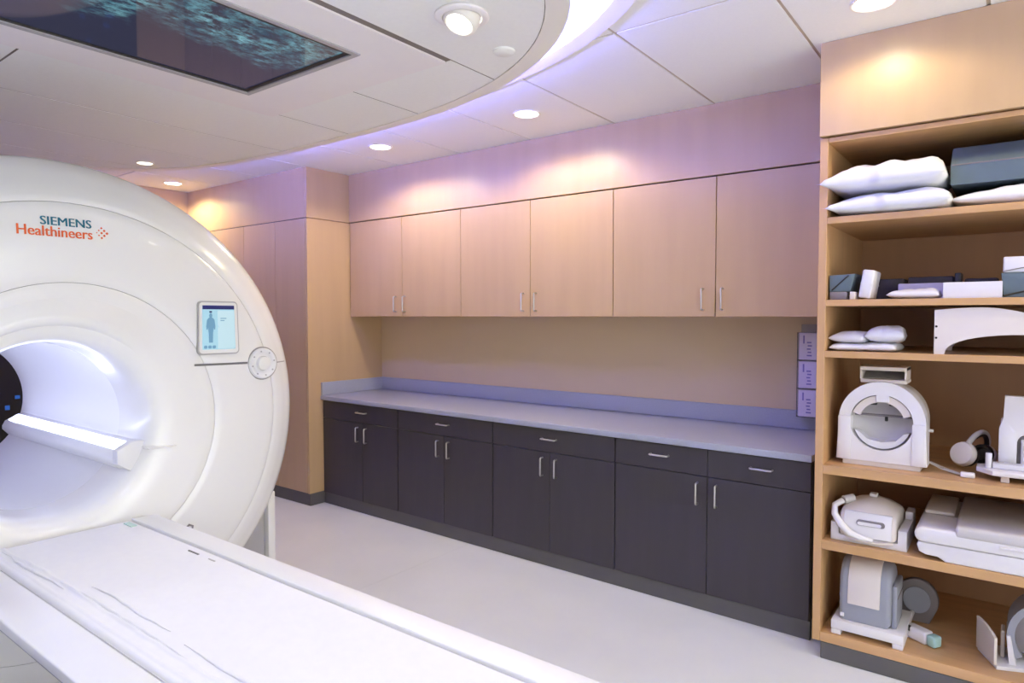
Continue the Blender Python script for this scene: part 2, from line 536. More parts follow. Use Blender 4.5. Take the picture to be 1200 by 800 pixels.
# downlights
def lamp_light(name, loc, watts, col, size, blend, rad, rot=(0, 0, 0), parent=None):
    l = bpy.data.lights.new(name, 'SPOT')
    l.energy = watts; l.color = col; l.spot_size = size; l.spot_blend = blend; l.shadow_soft_size = rad
    o = bpy.data.objects.new(name, l); o.location = loc; o.rotation_euler = rot
    C.objects.link(o)
    if parent is not None:
        o.parent = parent; o.matrix_parent_inverse = base_matrix(parent).inverted()
    return o

def downlight(x, y, label, watts=DOWN_W, col=WARM, z=CEIL):
    t = thing('recessed_downlight', label, 'downlight', (x, y, z), 0, 'recessed ceiling downlights')
    bm = new(); disc_solid(bm, (x, y, z), (0, 0, -1), [(0.082, -0.004), (0.084, 0.004), (0.076, 0.006), (0.068, 0.002), (0.066, -0.003)], 32)
    obj('trim_ring', bm, 'canopy_rim', t, smooth=50)
    bm = new(); disc_solid(bm, (x, y, z), (0, 0, -1), [(0.0, 0.0035), (0.05, 0.003), (0.067, 0.000)], 32)
    obj('lens', bm, 'lens', t, smooth=50)
    lamp_light('downlight_lamp', (x, y, z - 0.012), watts, col, R(158), 0.35, 0.06, parent=t)
    return t
downlight(-2.313, 3.20, 'round recessed downlight in the white ceiling above the middle wall cabinets')
downlight(-3.575, 3.20, 'round recessed downlight in the ceiling nearest the corner of the tall cabinet')
downlight(-6.02, 2.95, 'round recessed downlight behind the scanner near the left wall')
downlight(-0.455, 2.862, 'round recessed downlight in front of the open shelving at the top edge', watts=DOWN_W*0.30)
downlight(0.85, 2.86, 'unseen recessed downlight added in the ceiling past the right end of the shelving', watts=DOWN_W)  # lamp added out of view for room light
downlight(0.85, 0.6, 'unseen recessed downlight added in the ceiling behind the camera', watts=DOWN_W, col=NEUT)  # neutral lamp added out of view as fill

def eyeball(x, y, aim, label, watts=SPOT_W):
    z = ZC
    t = thing('swivel_spotlight', label, 'spotlight', (x, y, z), 0, 'swivel spotlights in the canopy')
    bm = new(); disc_solid(bm, (x, y, z), (0, 0, -1), [(0.096, -0.002), (0.098, 0.006), (0.088, 0.012), (0.072, 0.010), (0.068, 0.0)], 40)
    obj('trim_ring', bm, 'plate', t, smooth=50)
    d = (Vector(aim) - Vector((x, y, z))).normalized()
    c = Vector((x, y, z - 0.004))
    bm = new(); disc_solid(bm, c, d, [(0.066, -0.02), (0.066, 0.0), (0.062, 0.028), (0.052, 0.036), (0.047, 0.034), (0.045, 0.024)], 40)
    obj('housing', bm, 'canopy_rim', t, smooth=50)
    bm = new(); disc_solid(bm, c, d, [(0.0, 0.028), (0.046, 0.027)], 32)
    obj('lens', bm, 'lens', t, smooth=50)
    q = d.to_track_quat('-Z', 'Y').to_euler()
    lamp_light('spotlight_lamp', c + d * 0.045, watts, NEUT, R(95), 0.8, 0.045, rot=q, parent=t)
eyeball(-1.60, 1.82, (-1.7, 0.95, 0.7), 'white swivel spotlight at the rounded front of the canopy')
eyeball(-1.60, 0.15, (-1.7, 0.95, 0.7), 'white swivel spotlight added in the canopy outside the view')  # mirrored spot, added to light the table
eyeball(-3.75, -0.2, (-3.0, 0.6, 1.2), 'unseen white swivel spotlight added in the canopy over the far side of the scanner')  # unseen spot added to light the scanner face
bm = new(); disc_solid(bm, (-1.677, 2.165, ZC + .003), (0, 0, -1), [(0.0, 0.012), (0.035, 0.012), (0.044, 0.006), (0.046, -0.002)], 28)
tag(obj('ceiling_speaker', bm, 'canopy', None, smooth=40), 'small round white cap on the canopy beside the swivel spotlight', 'ceiling cap')
t = thing('small_downlight', 'tiny round downlight in the canopy above the scanner', 'downlight', (-4.88, 2.20, ZC))
bm = new(); disc_solid(bm, (-4.88, 2.20, ZC + .003), (0, 0, -1), [(0.058, -0.002), (0.060, 0.006), (0.050, 0.008), (0.048, 0.002)], 24); obj('trim_ring', bm, 'plate', t, smooth=40)
bm = new(); disc_solid(bm, (-4.88, 2.20, ZC + .003), (0, 0, -1), [(0.0, 0.006), (0.048, 0.005)], 24); obj('lens', bm, 'lens_soft', t)

# ------------------------------------------------------------------ cabinet fronts
def bar_handle(name, p0, p1, out, r=0.0052, parent=None, local=False):
    """U-shaped bar pull between two feet p0, p1, standing off along out"""
    p0, p1, out = Vector(p0), Vector(p1), Vector(out)
    d = (p1 - p0).normalized() * 0.008
    bm = new()
    tube(bm, [p0, p0 + out * 0.75, p0 + out * 0.95 + d * .35, p0 + out + d, p1 + out - d, p1 + out * 0.95 - d * .35, p1 + out * 0.75, p1], r, 8)
    return obj(name, bm, 'steel', parent, smooth=50, local=local)

# wall cabinets
ub, ut = 1.526, 2.309
XU = [-4.492, -3.866, -3.250, -2.625, -1.995, -1.348, -0.704]
names = ['maple two-door wall cabinet in the corner beside the tall cabinet', 'middle maple two-door wall cabinet of the row', 'maple two-door wall cabinet next to the open shelving']
for k in range(3):
    a, m_, b = XU[2*k], XU[2*k+1], XU[2*k+2]
    t = thing('wall_cabinet', names[k], 'cabinet', ((a+b)/2, YU + 0.17, ub), 0, 'maple wall cabinets above the counter')
    bm = new(); box(bm, a + 0.001, b - 0.001, YU + 0.021, YB - 0.001, ub, ut + 0.002); obj('body', bm, 'maple_edge', t)
    hx = {0: (-3.934, -3.833), 1: (-2.68, -2.574), 2: (-1.419, -1.307)}[k]
    for j, (p, q) in enumerate(((a, m_), (m_, b))):
        bm = new(); box(bm, p + 0.0025, q - 0.0025, YU, YU + 0.02, ub + 0.002, ut, 0.0012, 1)
        d = obj('door', bm, 'maple', t)
        x = m_ + (-0.052 if j == 0 else 0.052)
        x = hx[j]
        bar_handle('handle', (x, YU, 1.567), (x, YU, 1.685), (0, -0.030, 0), parent=d)
bm = new(); box(bm, XC + 0.001, XS0 - 0.001, YU, YU + 0.03, 2.318, CEIL - .001, 0.001, 1); struct('trim_1', bm, 'maple')
bm = new(); box(bm, XC + 0.001, XS0 - 0.001, YU + 0.02, YB - 0.001, 2.3115, 2.3175); struct('trim_2', bm, 'charcoal')

# tall cabinet
t = thing('tall_cabinet', 'floor-to-ceiling maple cabinet in the corner behind the scanner', 'cabinet', ((XL+XC)/2, (YT+YB)/2, 0))
bm = new(); box(bm, XL + 0.002, XC - 0.02, YT + 0.022, YB - 0.002, 0.10, CEIL - .001); obj('body', bm, 'maple_edge', t)
bm = new(); box(bm, XC - 0.02, XC, YT + 0.0015, YB - 0.002, 0.10, 2.309, 0.001, 1); obj('side_panel', bm, 'maple', t)
bm = new(); box(bm, XC - 0.02, XC, YT + 0.0015, YB - 0.002, 2.315, CEIL - .001, 0.001, 1); obj('side_panel', bm, 'maple', t)
bm = new(); box(bm, XL + 0.002, XC - 0.0215, YT, YT + 0.02, 2.315, CEIL - .001, 0.001, 1); obj('top_panel', bm, 'maple', t)
XD = [XL + 0.003, -5.87, -5.40, -4.93, XC - 0.021]
for p, q in zip(XD[:-1], XD[1:]):
    bm = new(); box(bm, p + 0.0025, q - 0.0025, YT, YT + 0.02, 0.103, 2.309, 0.0012, 1); obj('door', bm, 'maple', t)
bm = new(); box(bm, XL + 0.002, XC - 0.004, YT + 0.010, YB - 0.002, 0.0, 0.10, 0.004, 2); obj('kick', bm, 'kick', t)
bm = new(); box(bm, XL + .002, XC - 0.012, YT + .002, YT + .02, 2.3095, 2.3145); obj('reveal', bm, 'charcoal', t)

# base cabinets: the run stands a hair off parallel
LU = [0.0, 0.90, 1.81, 2.712, 3.757]
ORG = Vector((-4.498, 3.388, 0)); ANG = -math.atan2(0.088, 3.757)
def run_pt(u, v=0, z=0):
    return ORG + Vector((math.cos(ANG)*u - math.sin(ANG)*v, math.sin(ANG)*u + math.cos(ANG)*v, z))
bn = ['charcoal base cabinet in the corner against the tall cabinet', 'second charcoal base cabinet from the tall cabinet, one drawer over two doors',
      'third charcoal base cabinet from the tall cabinet, one drawer over two doors', 'widest charcoal base cabinet next to the open shelving, two drawers over two doors']
DH = [(0.497,), (0.470,), (0.452,), (0.275, 0.815)]
for k in range(4):
    L = LU[k+1] - LU[k]
    t = thing('base_cabinet', bn[k], 'cabinet', run_pt(LU[k]), ANG, 'charcoal base cabinets under the counter')
    bm = new(); box(bm, 0.002, L - 0.002, 0.021, 0.555, 0.09, 0.848); obj('body', bm, 'charcoal', t, local=True)
    gl = 0.012 if k else 0.004
    mid = {0: 0.497, 1: 0.470, 2: 0.452, 3: 0.540}[k]
    if k == 3: dr = ((0.004, 0.538), (0.542, L - 0.004))
    else: dr = ((0.004, L - 0.004),)
    for j, (p, q) in enumerate(dr):
        bm = new(); box(bm, p, q, 0.0, 0.02, 0.707, 0.845, 0.0015, 1); d = obj('drawer', bm, 'charcoal', t, local=True)
        hx = DH[k][j]
        bar_handle('handle', (hx - 0.052, 0, 0.786), (hx + 0.052, 0, 0.786), (0, -0.028, 0), parent=d, local=True)
    for j, (p, q) in enumerate(((0.004, mid - 0.002), (mid + 0.002, L - 0.004))):
        bm = new(); box(bm, p, q, 0.0, 0.02, 0.093, 0.703, 0.0015, 1); d = obj('door', bm, 'charcoal', t, local=True)
        x = mid + (-0.051 if j == 0 else 0.051)
        bar_handle('handle', (x, 0, 0.558), (x, 0, 0.668), (0, -0.028, 0), parent=d, local=True)
bm = new(); e0 = run_pt(0.0, 0.012); e1 = run_pt(3.757, 0.012); e2 = run_pt(3.757, 0.03); e3 = run_pt(0.0, 0.03)
prism(bm, [(p.x, p.y) for p in (e0, e1, e2, e3)], 'z', 0.0, 0.089)
struct('baseboard_back', bm, 'kick')

# countertop with upstands
t = thing('countertop', 'long pale grey countertop with an upstand running over the charcoal base cabinets', 'countertop', (-2.6, 3.7, 0.85))
bm = new(); f0 = run_pt(0.001, -0.024); f1 = run_pt(3.76, -0.024)
prism(bm, [(f0.x, f0.y), (f1.x, f1.y), (XS0 - 0.002, YB - 0.001), (XC + 0.001, YB - 0.001)], 'z', 0.851, 0.886, 0.005, 3)
obj('slab', bm, 'counter', t, smooth=40)
bm = new(); box(bm, XC + 0.001, XS0 - 0.002, YB - 0.021, YB - 0.001, 0.8865, 0.992, 0.002, 1); obj('back_upstand', bm, 'counter', t)
bm = new(); box(bm, XC + 0.001, XC + 0.02, f0.y + 0.006, YB - 0.022, 0.8865, 0.992, 0.002, 1); obj('side_upstand', bm, 'counter', t)

# ------------------------------------------------------------------ open shelving
t = thing('open_shelving', 'tall open maple shelving unit full of scanner coils and pillows', 'shelving', ((XS0+XS1)/2, (YS+YB)/2, 0))
SI0, SI1 = XS0 + 0.033, XS1 - 0.033
for a, b in ((XS0, SI0), (SI1, XS1)):
    bm = new(); box(bm, a, b, YS, YB - 0.002, 0.078, 2.306, 0.0015, 1); obj('side_panel', bm, 'maple_edge', t)
bm = new(); box(bm, SI0, SI1, YB - 0.022, YB - 0.002, 0.12, 2.28); obj('back_panel', bm, 'maple_shaded', t)
for z, th in ((0.120, 0.042), (0.535, 0.040), (0.872, 0.040), (1.377, 0.028), (1.602, 0.028), (1.962, 0.029), (2.306, 0.022)):
    bm = new(); box(bm, SI0 + 0.0005, SI1 - 0.0005, YS + 0.001, YB - 0.022, z - th, z, 0.0015, 1)
    obj('shelf', bm, 'maple_h', t)
bm = new(); box(bm, XS0, XS1, YS - 0.018, YS + 0.0, 2.311, CEIL - .001, 0.0012, 1); obj('top_panel', bm, 'maple', t)
bm = new(); box(bm, XS0 + .004, XS1 - .004, YS + 0.001, YB - 0.002, 2.311, CEIL - .001); obj('top_box', bm, 'maple_edge', t)
bm = new(); box(bm, XS0 + 0.036, XS1 - 0.01, YS + 0.002, YB - 0.01, 0.0, 0.077, 0.003, 1); obj('kick', bm, 'kick', t)

# ------------------------------------------------------------------ scanner
AX, AZ = 1.055, 1.078          # bore axis (y, z)
BY, BZ = 1.0, 1.072           # the bore mouth sits slightly off the centre of the round cover
def cen(r):
    k = min(1.0, max(0.0, (r - 0.40) / 0.18)); k = k*k*(3 - 2*k)
    return BY + (AX - BY)*k, BZ + (AZ - BZ)*k
def ring_prof(prof, bm, seg=128, a0=0.0, a1=2*PI):
    """prof = [(r, x)] about the bore axis"""
    full = abs(a1 - a0 - 2*PI) < 1e-6
    na = seg if full else seg + 1
    rows = [[bm.verts.new((x, cen(r)[0] + r*math.cos(a0+(a1-a0)*k/seg), cen(r)[1] + r*math.sin(a0+(a1-a0)*k/seg))) for k in range(na)] for r, x in prof]
    fs = []
    for a, b in zip(rows[:-1], rows[1:]):
        for k in range(seg):
            j = (k+1) % na if full else k+1
            fs.append(bm.faces.new((a[k], a[j], b[j], b[k])))
    bmesh.ops.recalc_face_normals(bm, faces=fs)
    return bm
FACE = [(0.350, -3.30), (0.350, -3.16), (0.353, -3.10), (0.361, -3.055), (0.375, -3.026), (0.398, -3.009), (0.43, -3.000), (0.475, -2.994), (0.52, -2.990), (0.583, -2.984),
        (0.66, -2.979), (0.74, -2.978), (0.82, -2.983), (0.90, -2.995), (0.95, -3.012), (0.99, -3.034), (1.03, -3.06), (1.06, -3.092), (1.082, -3.13), (1.094, -3.18), (1.098, -3.24)]
def face_x(r):
    for (r0, x0), (r1, x1) in zip(FACE[:-1], FACE[1:]):
        if r0 <= r <= r1: return x0 + (x1 - x0) * (r - r0) / (r1 - r0)
    return -2.99
def smooth_prof(pr, n=4):
    out = []
    for i in range(len(pr) - 1):
        p0 = pr[max(i-1, 0)]; p1 = pr[i]; p2 = pr[i+1]; p3 = pr[min(i+2, len(pr)-1)]
        for k in range(n):
            t_ = k / n
            out.append(tuple(0.5*((2*p1[c]) + (-p0[c]+p2[c])*t_ + (2*p0[c]-5*p1[c]+4*p2[c]-p3[c])*t_*t_ + (-p0[c]+3*p1[c]-3*p2[c]+p3[c])*t_**3) for c in (0, 1)))
    out.append(pr[-1])
    return out
FACE = smooth_prof(FACE)
mri = thing('mri_scanner', 'huge white ring-shaped scanner with a lit bore and a small blue touch panel', 'scanner', (-3.9, AX, 0))
seg_in = [p for p in FACE if p[0] <= 0.5825]
r1 = seg_in[-1]
bm = new(); ring_prof(seg_in + [(0.5845, -2.990), (0.5845, -3.03)], bm); obj('bore_funnel', bm, 'mri', mri, smooth=50)
seg_mid = [p for p in FACE if 0.5885 <= p[0] <= 0.8965]
bm = new(); ring_prof([(0.5862, -3.03), (0.5862, -2.990)] + seg_mid + [(0.8985, -2.999), (0.8985, -3.04)], bm); obj('front_cover', bm, 'mri', mri, smooth=50)
seg_out = [p for p in FACE if p[0] >= 0.9025]
bm = new(); ring_prof([(0.9002, -3.04), (0.9002, -2.999)] + seg_out + [(1.096, -3.30), (1.086, -3.40), (1.06, -3.46), (1.0, -3.48)], bm); obj('outer_ring', bm, 'mri', mri, smooth=50)
bm = new(); ring_prof([(0.57, -3.02), (0.60, -3.02)], bm); ring_prof([(0.885, -3.03), (0.915, -3.03)], bm); obj('gasket', bm, 'mri_line', mri)
bm = new(); ring_prof([(1.01, -3.46), (1.0, -4.30), (0.98, -4.45), (0.92, -4.56), (0.80, -4.62), (0.46, -4.64), (0.40, -4.63), (0.365, -4.60), (0.35, -4.56)], bm); obj('magnet_body', bm, 'mri', mri, smooth=50)
bm = new(); ring_prof([(0.350, -3.299), (0.350, -4.56)], bm, 96); obj('bore_liner', bm, 'mri_in', mri, smooth=50)
# pedestal that carries the magnet
bm = new(); box(bm, -4.40, -3.36, AX - 1.08, AX + 1.08, 0.0, 0.52, 0.02, 3); obj('pedestal', bm, 'grey', mri, smooth=40)
for sgn in (-1, 1):
    bm = new(); box(bm, -4.42, -3.335, AX + sgn*1.08 - 0.002*sgn, AX + sgn*1.125, 0.0, 0.54, 0.008, 2); obj('pedestal_cover', bm, 'mri', mri, smooth=40)
# visor ridge over the bore mouth
bm = new()
vis = []
for i, (da, dx) in enumerate(((0, 0), )): pass
N = 40
rows = []
for k in range(N + 1):
    a = R(38) + R(104) * k / N
    wgt = math.sin(PI * k / N)
    row = []
    for rr, lift in ((0.420, 0.0), (0.428, 0.016), (0.440, 0.026), (0.462, 0.022), (0.500, 0.008), (0.535, 0.0)):
        row.append(bm.verts.new((face_x(rr) - 0.002 + lift * wgt * 1.1, cen(rr)[0] + rr*math.cos(a), cen(rr)[1] + rr*math.sin(a))))
    rows.append(row)
for a, b in zip(rows[:-1], rows[1:]):
    for k in range(5): bm.faces.new((a[k], a[k+1], b[k+1], b[k]))
bmesh.ops.recalc_face_normals(bm, faces=bm.faces[:])
obj('visor', bm, 'mri', mri, smooth=60)
# table guide rails and light in the bore
for s_ in (1, -1):
    P_ = lambda dy, z: (BY + s_*dy, z)
    prof = [P_(.36, .985), P_(.305, .975), P_(.250, .945), P_(.236, .918), P_(.236, .900), P_(.262, .868), P_(.345, .850)]
    bm = new(); prism(bm, prof[::s_], 'x', -4.52, -3.10, 0.003, 2); obj('table_guide', bm, 'mri_in', mri, smooth=40)
    p2 = [P_(.302, .979), P_(.256, .9535), P_(.258, .949), P_(.304, .973)]
    bm = new(); prism(bm, p2[::s_], 'x', -4.48, -3.12); obj('bore_light', bm, 'bore_led', mri)
    bm = new(); prism(bm, [P_(.238, .952), P_(.30, .985), P_(.352, .985), P_(.352, .86), P_(.30, .850), P_(.238, .895)][::s_], 'x', -3.105, -3.055, 0.006, 2)
    obj('guide_end', bm, 'mri_in', mri, smooth=40)
    bm = new(); prism(bm, [(-3.10, .962), (-3.02, .962), (-2.985, .952), (-3.02, .948), (-3.10, .944)], 'y', min(BY + s_*.34, BY + s_*.46), max(BY + s_*.34, BY + s_*.46), 0.003, 2)
    obj('guide_fin', bm, 'mri', mri, smooth=40)
# fittings on the face: everything is laid on the curved cover
def on_face(bm, lift=0.002):
    for v in bm.verts:
        y, z, d = v.co.y, v.co.z, v.co.x
        v.co.x = face_x(math.hypot(y - AX, z - AZ)) + lift + d
    return bm
def plate_grid(bm, y0, y1, z0, z1, t_=0.004, rr=0.015, n=6):
    """rounded plate, thickness along +x, local x = 0 at the cover"""
    pts = []
    for (cy, cz, a) in ((y1-rr, z1-rr, 0), (y0+rr, z1-rr, 90), (y0+rr, z0+rr, 180), (y1-rr, z0+rr, 270)):
        for k in range(n+1):
            q = R(a + 90*k/n); pts.append((cy + rr*math.cos(q), cz + rr*math.sin(q)))
    prism(bm, pts, 'x', -0.01, t_)
    return bm
py0, py1, pz0, pz1 = 1.556, 1.756, 1.352, 1.600
cp = None
bm = new(); plate_grid(bm, py0, py1, pz0, pz1, 0.010, 0.020); on_face(bm, 0); 
cp = obj('touch_panel', bm, 'grey', mri, smooth=30)
bm = new(); plate_grid(bm, py0 + .006, py1 - .006, pz0 + .006, pz1 - .006, 0.0125, 0.016); on_face(bm, 0); obj('bezel', bm, 'mri', cp)
bm = new(); plate_grid(bm, py0 + .020, py1 - .022, pz0 + .024, pz1 - .020, 0.0140, 0.002, 1); on_face(bm, 0); obj('screen', bm, 'scr', cp, label='glowing pale blue touch screen with a patient figure')
def flat(y0, y1, z0, z1, m, nm, lift=0.0148, rr=0.001):
    bm = new(); plate_grid(bm, y0, y1, z0, z1, lift, rr, 1); on_face(bm, 0); return obj(nm, bm, m, cp)
sy0, sy1, sz0, sz1 = py0 + .020, py1 - .022, pz0 + .024, pz1 - .020
flat(sy0, sy1, sz1 - .018, sz1, 'scr_navy', 'header_bar')
flat(sy0 + .072, sy1 - .004, sz0 + .004, sz1 - .024, 'scr_pale', 'right_pane')
for k in range(3): flat(sy0 + .006 + .020*k, sy0 + .021 + .020*k, sz0 + .005, sz0 + .019, 'scr_blue', 'button', rr=0.003)
# patient figure
fig = [(0.0, 0.0), (0.007, 0.0), (0.008, 0.045), (0.011, 0.075), (0.012, 0.062), (0.016, 0.060), (0.017, 0.075), (0.014, 0.105), (0.009, 0.113), (0.004, 0.116),
       (0.006, 0.124), (0.004, 0.134), (0.0, 0.136)]
fig = fig + [(-a, b) for a, b in fig[-2:0:-1]]
bm = new(); prism(bm, [(sy0 + .038 + a*1.25, sz0 + .032 + b) for a, b in fig], 'x', 0.0, 0.0152); on_face(bm, 0); obj('patient_figure', bm, 'scr_blue', cp)
flat(sy0 + .085, sy0 + .115, sz1 - .062, sz1 - .058, 'scr_blue', 'text_line', 0.0152)
flat(sy0 + .085, sy0 + .105, sz1 - .072, sz1 - .068, 'scr_blue', 'text_line', 0.0152)
flat(sy0 + .032, sy0 + .044, sz1 - .034, sz1 - .026, 'scr_navy', 'marker', 0.0152)
# knob
ky, kz = 1.886, 1.297
kx = face_x(math.hypot(ky - AX, kz - AZ))
bm = new(); disc_solid(bm, (kx, ky, kz), (1, 0, 0), [(0.082, -0.03), (0.082, 0.006), (0.077, 0.009), (0.076, 0.004)], 48); kn = obj('control_dial', bm, 'mri_line', mri, smooth=40)
bm = new(); disc_solid(bm, (kx, ky, kz), (1, 0, 0), [(0.076, -0.02), (0.076, 0.012), (0.070, 0.018), (0.056, 0.016), (0.048, 0.010), (0.036, 0.010)], 48); obj('dial_ring', bm, 'table', kn, smooth=35)
bm = new(); disc_solid(bm, (kx, ky, kz), (1, 0, 0), [(0.0, 0.032), (0.026, 0.032), (0.033, 0.028), (0.036, 0.016), (0.037, 0.0)], 40); obj('dial_button', bm, 'mri', kn, smooth=35)
for k in range(8):
    a = 2*PI*k/8 + 0.2
    bm = new(); disc_solid(bm, (kx, ky + 0.060*math.cos(a), kz + 0.060*math.sin(a)), (1, 0, 0), [(0, 0.0188), (0.004, 0.0188), (0.0045, 0.012)], 10); obj('dial_mark', bm, 'grey', kn)
# horizontal joint
def strip(pts, wdt, m, nm, lift=0.0006):
    bm = new()
    up = [bm.verts.new((0, y, z + wdt/2)) for y, z in pts]; dn = [bm.verts.new((0, y, z - wdt/2)) for y, z in pts]
    for i in range(len(pts)-1): bm.faces.new((up[i], up[i+1], dn[i+1], dn[i]))
    on_face(bm, lift); bmesh.ops.solidify(bm, geom=bm.faces[:], thickness=0.004)
    return obj(nm, bm, m, mri)
strip([(1.545 + 0.26*k/10, 1.3065 - 0.003*k/10) for k in range(11)], 0.010, 'mri_line', 'cover_joint')
strip([(1.966 + 0.10*k/10, 1.295) for k in range(11)], 0.005, 'mri_line', 'cover_joint')
# print under the bore
for dz in (0.0, 0.028):
    strip([(1.333 + 0.028*k/4, 0.792 + dz) for k in range(5)], 0.006, 'mri_line', 'print_mark')
# logo
def text_mesh(body, height, bold=0.0):
    cu = bpy.data.curves.new('logo', 'FONT'); cu.body = body; cu.size = 1.0; cu.resolution_u = 3; cu.offset = bold
    tmp = bpy.data.objects.new('tmp', cu); C.objects.link(tmp)
    dg = bpy.context.evaluated_depsgraph_get()
    me = bpy.data.meshes.new_from_object(tmp.evaluated_get(dg))
    b = new(); b.from_mesh(me)
    bpy.data.objects.remove(tmp, do_unlink=True); bpy.data.meshes.remove(me); bpy.data.curves.remove(cu)
    return b
def logo(body, y0, y1, z0, z1, m, nm, bold=0.0022):
    b = text_mesh(body, 1, 0.0)
    x0 = min(v.co.x for v in b.verts); x1 = max(v.co.x for v in b.verts)
    yy0 = min(v.co.y for v in b.verts); yy1 = max(v.co.y for v in b.verts)
    for v in b.verts:
        u = (v.co.x - x0) / (x1 - x0); q = (v.co.y - yy0) / (yy1 - yy0)
        v.co = Vector((0, y0 + (y1 - bold - y0)*u, z0 + (z1 - z0)*q))
    # a second, shifted impression makes the strokes heavier
    d = bmesh.ops.duplicate(b, geom=b.verts[:] + b.edges[:] + b.faces[:])
    for v in [g_ for g_ in d['geom'] if isinstance(g_, bmesh.types.BMVert)]:
        v.co.y += bold; v.co.x = 0.0004
    on_face(b, 0.0025)
    return obj(nm, b, m, mri)
logo('SIEMENS', 0.953, 1.131, 1.882, 1.915, 'logo_teal', 'logo_wordmark')
logo('Healthineers', 0.876, 1.133, 1.838, 1.877, 'logo_orange', 'logo_wordmark')
for (dy, dz, s) in ((0.0, 0.0, 1), (-.010, .010, .9), (-.010, -.010, .9), (-.020, .020, .8), (-.020, 0, .9), (-.020, -.020, .8), (-.030, .010, .6), (-.030, -.010, .6), (-.038, 0.0, .45)):
    bm = new(); r_ = 0.0062 * s; cy_, cz_ = 1.187 + dy, 1.868 + dz
    vs = [bm.verts.new((0, cy_ + a*r_, cz_ + b*r_)) for a, b in ((1, 0), (0, 1), (-1, 0), (0, -1))]; bm.faces.new(vs)
    on_face(bm, 0.0025); obj('logo_dot', bm, 'logo_orange', mri)

# wall display seen through the bore
wd = thing('wall_panel', 'dark wall panel with blue lights seen through the far end of the bore', 'panel', (XL + 0.03, 1.75, 0.12))
bm = new(); box(bm, XL + 0.001, XL + 0.05, 0.7, 2.8, 0.12, 1.62, 0.008, 2); obj('frame', bm, 'black', wd)
bm = new(); box(bm, XL + 0.05, XL + 0.053, 0.74, 2.76, 0.16, 1.58); obj('glass', bm, 'black', wd)
random.seed(4)
M['blue_led'] = emit('blue_led', srgb(40, 100, 190), 0.5)
for k in range(40):
    y = random.uniform(0.9, 2.7); z = random.uniform(0.4, 1.55); s = random.uniform(.015, .035)
    bm = new(); box(bm, XL + 0.053, XL + 0.056, y, y + s*random.uniform(.6, 2), z, z + s); obj('indicator_light', bm, 'blue_led', wd)

# ------------------------------------------------------------------ patient table
TZ = 0.68
tb = thing('patient_table', 'long white patient table with a sheet-covered pad docked to the scanner', 'patient table', (-1.65, 0.96, 0))
TX0, TX1 = -2.955, -0.28
def rail(y0, y1, chx):
    bm = new()
    pts = [(TX0, y0), (TX1, y0), (TX1, y1), (TX0, y1)]
    pts = [(TX1, y0), (TX1, y1)] + ([(TX0 + chx*0.9, y1), (TX0 + chx*.35, y1 - chx*.25), (TX0 + 0.005, y1 - chx*.7), (TX0, y0)] if y0 > 0.9 else [(TX0, y1), (TX0 + .005, y0 + chx*.7), (TX0 + chx*.35, y0 + chx*.25), (TX0 + chx*.9, y0)])
    prism(bm, pts, 'z', TZ - 0.032, TZ, 0.006, 3)
    return obj('side_rail', bm, 'table', tb, smooth=40)
YR0, YR1, YL0, YL1 = 1.248, 1.338, 0.598, 0.722
rail(YR0, YR1, 0.06); rail(YL0, YL1, 0.06)
bm = new(); box(bm, TX0 + 0.01, TX1 - 0.01, YL1 + 0.004, YR0 - 0.004, TZ - 0.075, TZ - 0.033, 0.003, 1); obj('tabletop', bm, 'gap', tb)
# pad with gently creased sheet
bm = new()
nx, ny = 260, 130
px0, px1, py0_, py1_ = TX0 + 0.004, TX1 + 0.01, YL1 + 0.010, YR0 - 0.006
gridv = []
for i in range(nx + 1):
    row = []
    for j in range(ny + 1):
        u, v = i/nx, j/ny
        x = px0 + (px1 - px0)*u; y = py0_ + (py1_ - py0_)*v
        e = min(v, 1 - v) * (py1_ - py0_); eu = min(u, 1-u) * (px1 - px0)
        edge = min(1, e/0.012) ** .5 * min(1, eu/0.012) ** .5
        z = TZ - 0.022 + 0.020*edge
        z += 0.003*noise.noise(Vector((x*2.2, y*9, 1.7)))
        # long crease along the left side of the sheet
        yc = py0_ + 0.070 + 0.020*noise.noise(Vector((x*3.0, 5.1, 0))) + 0.010*noise.noise(Vector((x*9.0, 2.1, 0)))
        d = y - yc
        z += 0.009*math.exp(-(d/0.0055)**2) * (0.6 + 0.6*noise.noise(Vector((x*5, 0.3, 8))))
        yc2 = py0_ + 0.030 + 0.006*noise.noise(Vector((x*4.0, 9.1, 0)))
        z += 0.004*math.exp(-((y-yc2)/0.005)**2)
        row.append(bm.verts.new((x, y, z)))
    gridv.append(row)
for i in range(nx):
    for j in range(ny): bm.faces.new((gridv[i][j], gridv[i+1][j], gridv[i+1][j+1], gridv[i][j+1]))
obj('pad', bm, 'sheet', tb, smooth=180)
for (xa, xb, oy, ph) in ((-2.90, -2.35, 0.052, 0.0), (-2.42, -1.62, 0.078, 2.0), (-1.70, -0.95, 0.105, 4.0), (-2.30, -1.80, 0.120, 6.0)):
    pts = []; rad = []
    for k in range(25):
        u = k/24; x = xa + (xb - xa)*u
        y = py0_ + oy + 0.016*noise.noise(Vector((x*3.5, ph, 0))) + 0.007*noise.noise(Vector((x*14, ph, 3)))
        pts.append((x, y, TZ + 0.0005)); rad.append(0.0008 + 0.0042*math.sin(PI*u))
    bm = new(); tube(bm, pts, rad, 8); obj('sheet_fold', bm, 'sheet', tb, smooth=180)
bm = new(); box(bm, px0 + .002, px1 - .002, py0_ + .002, py1_ - .002, TZ - .032, TZ - .012); obj('pad_core', bm, 'sheet', tb)
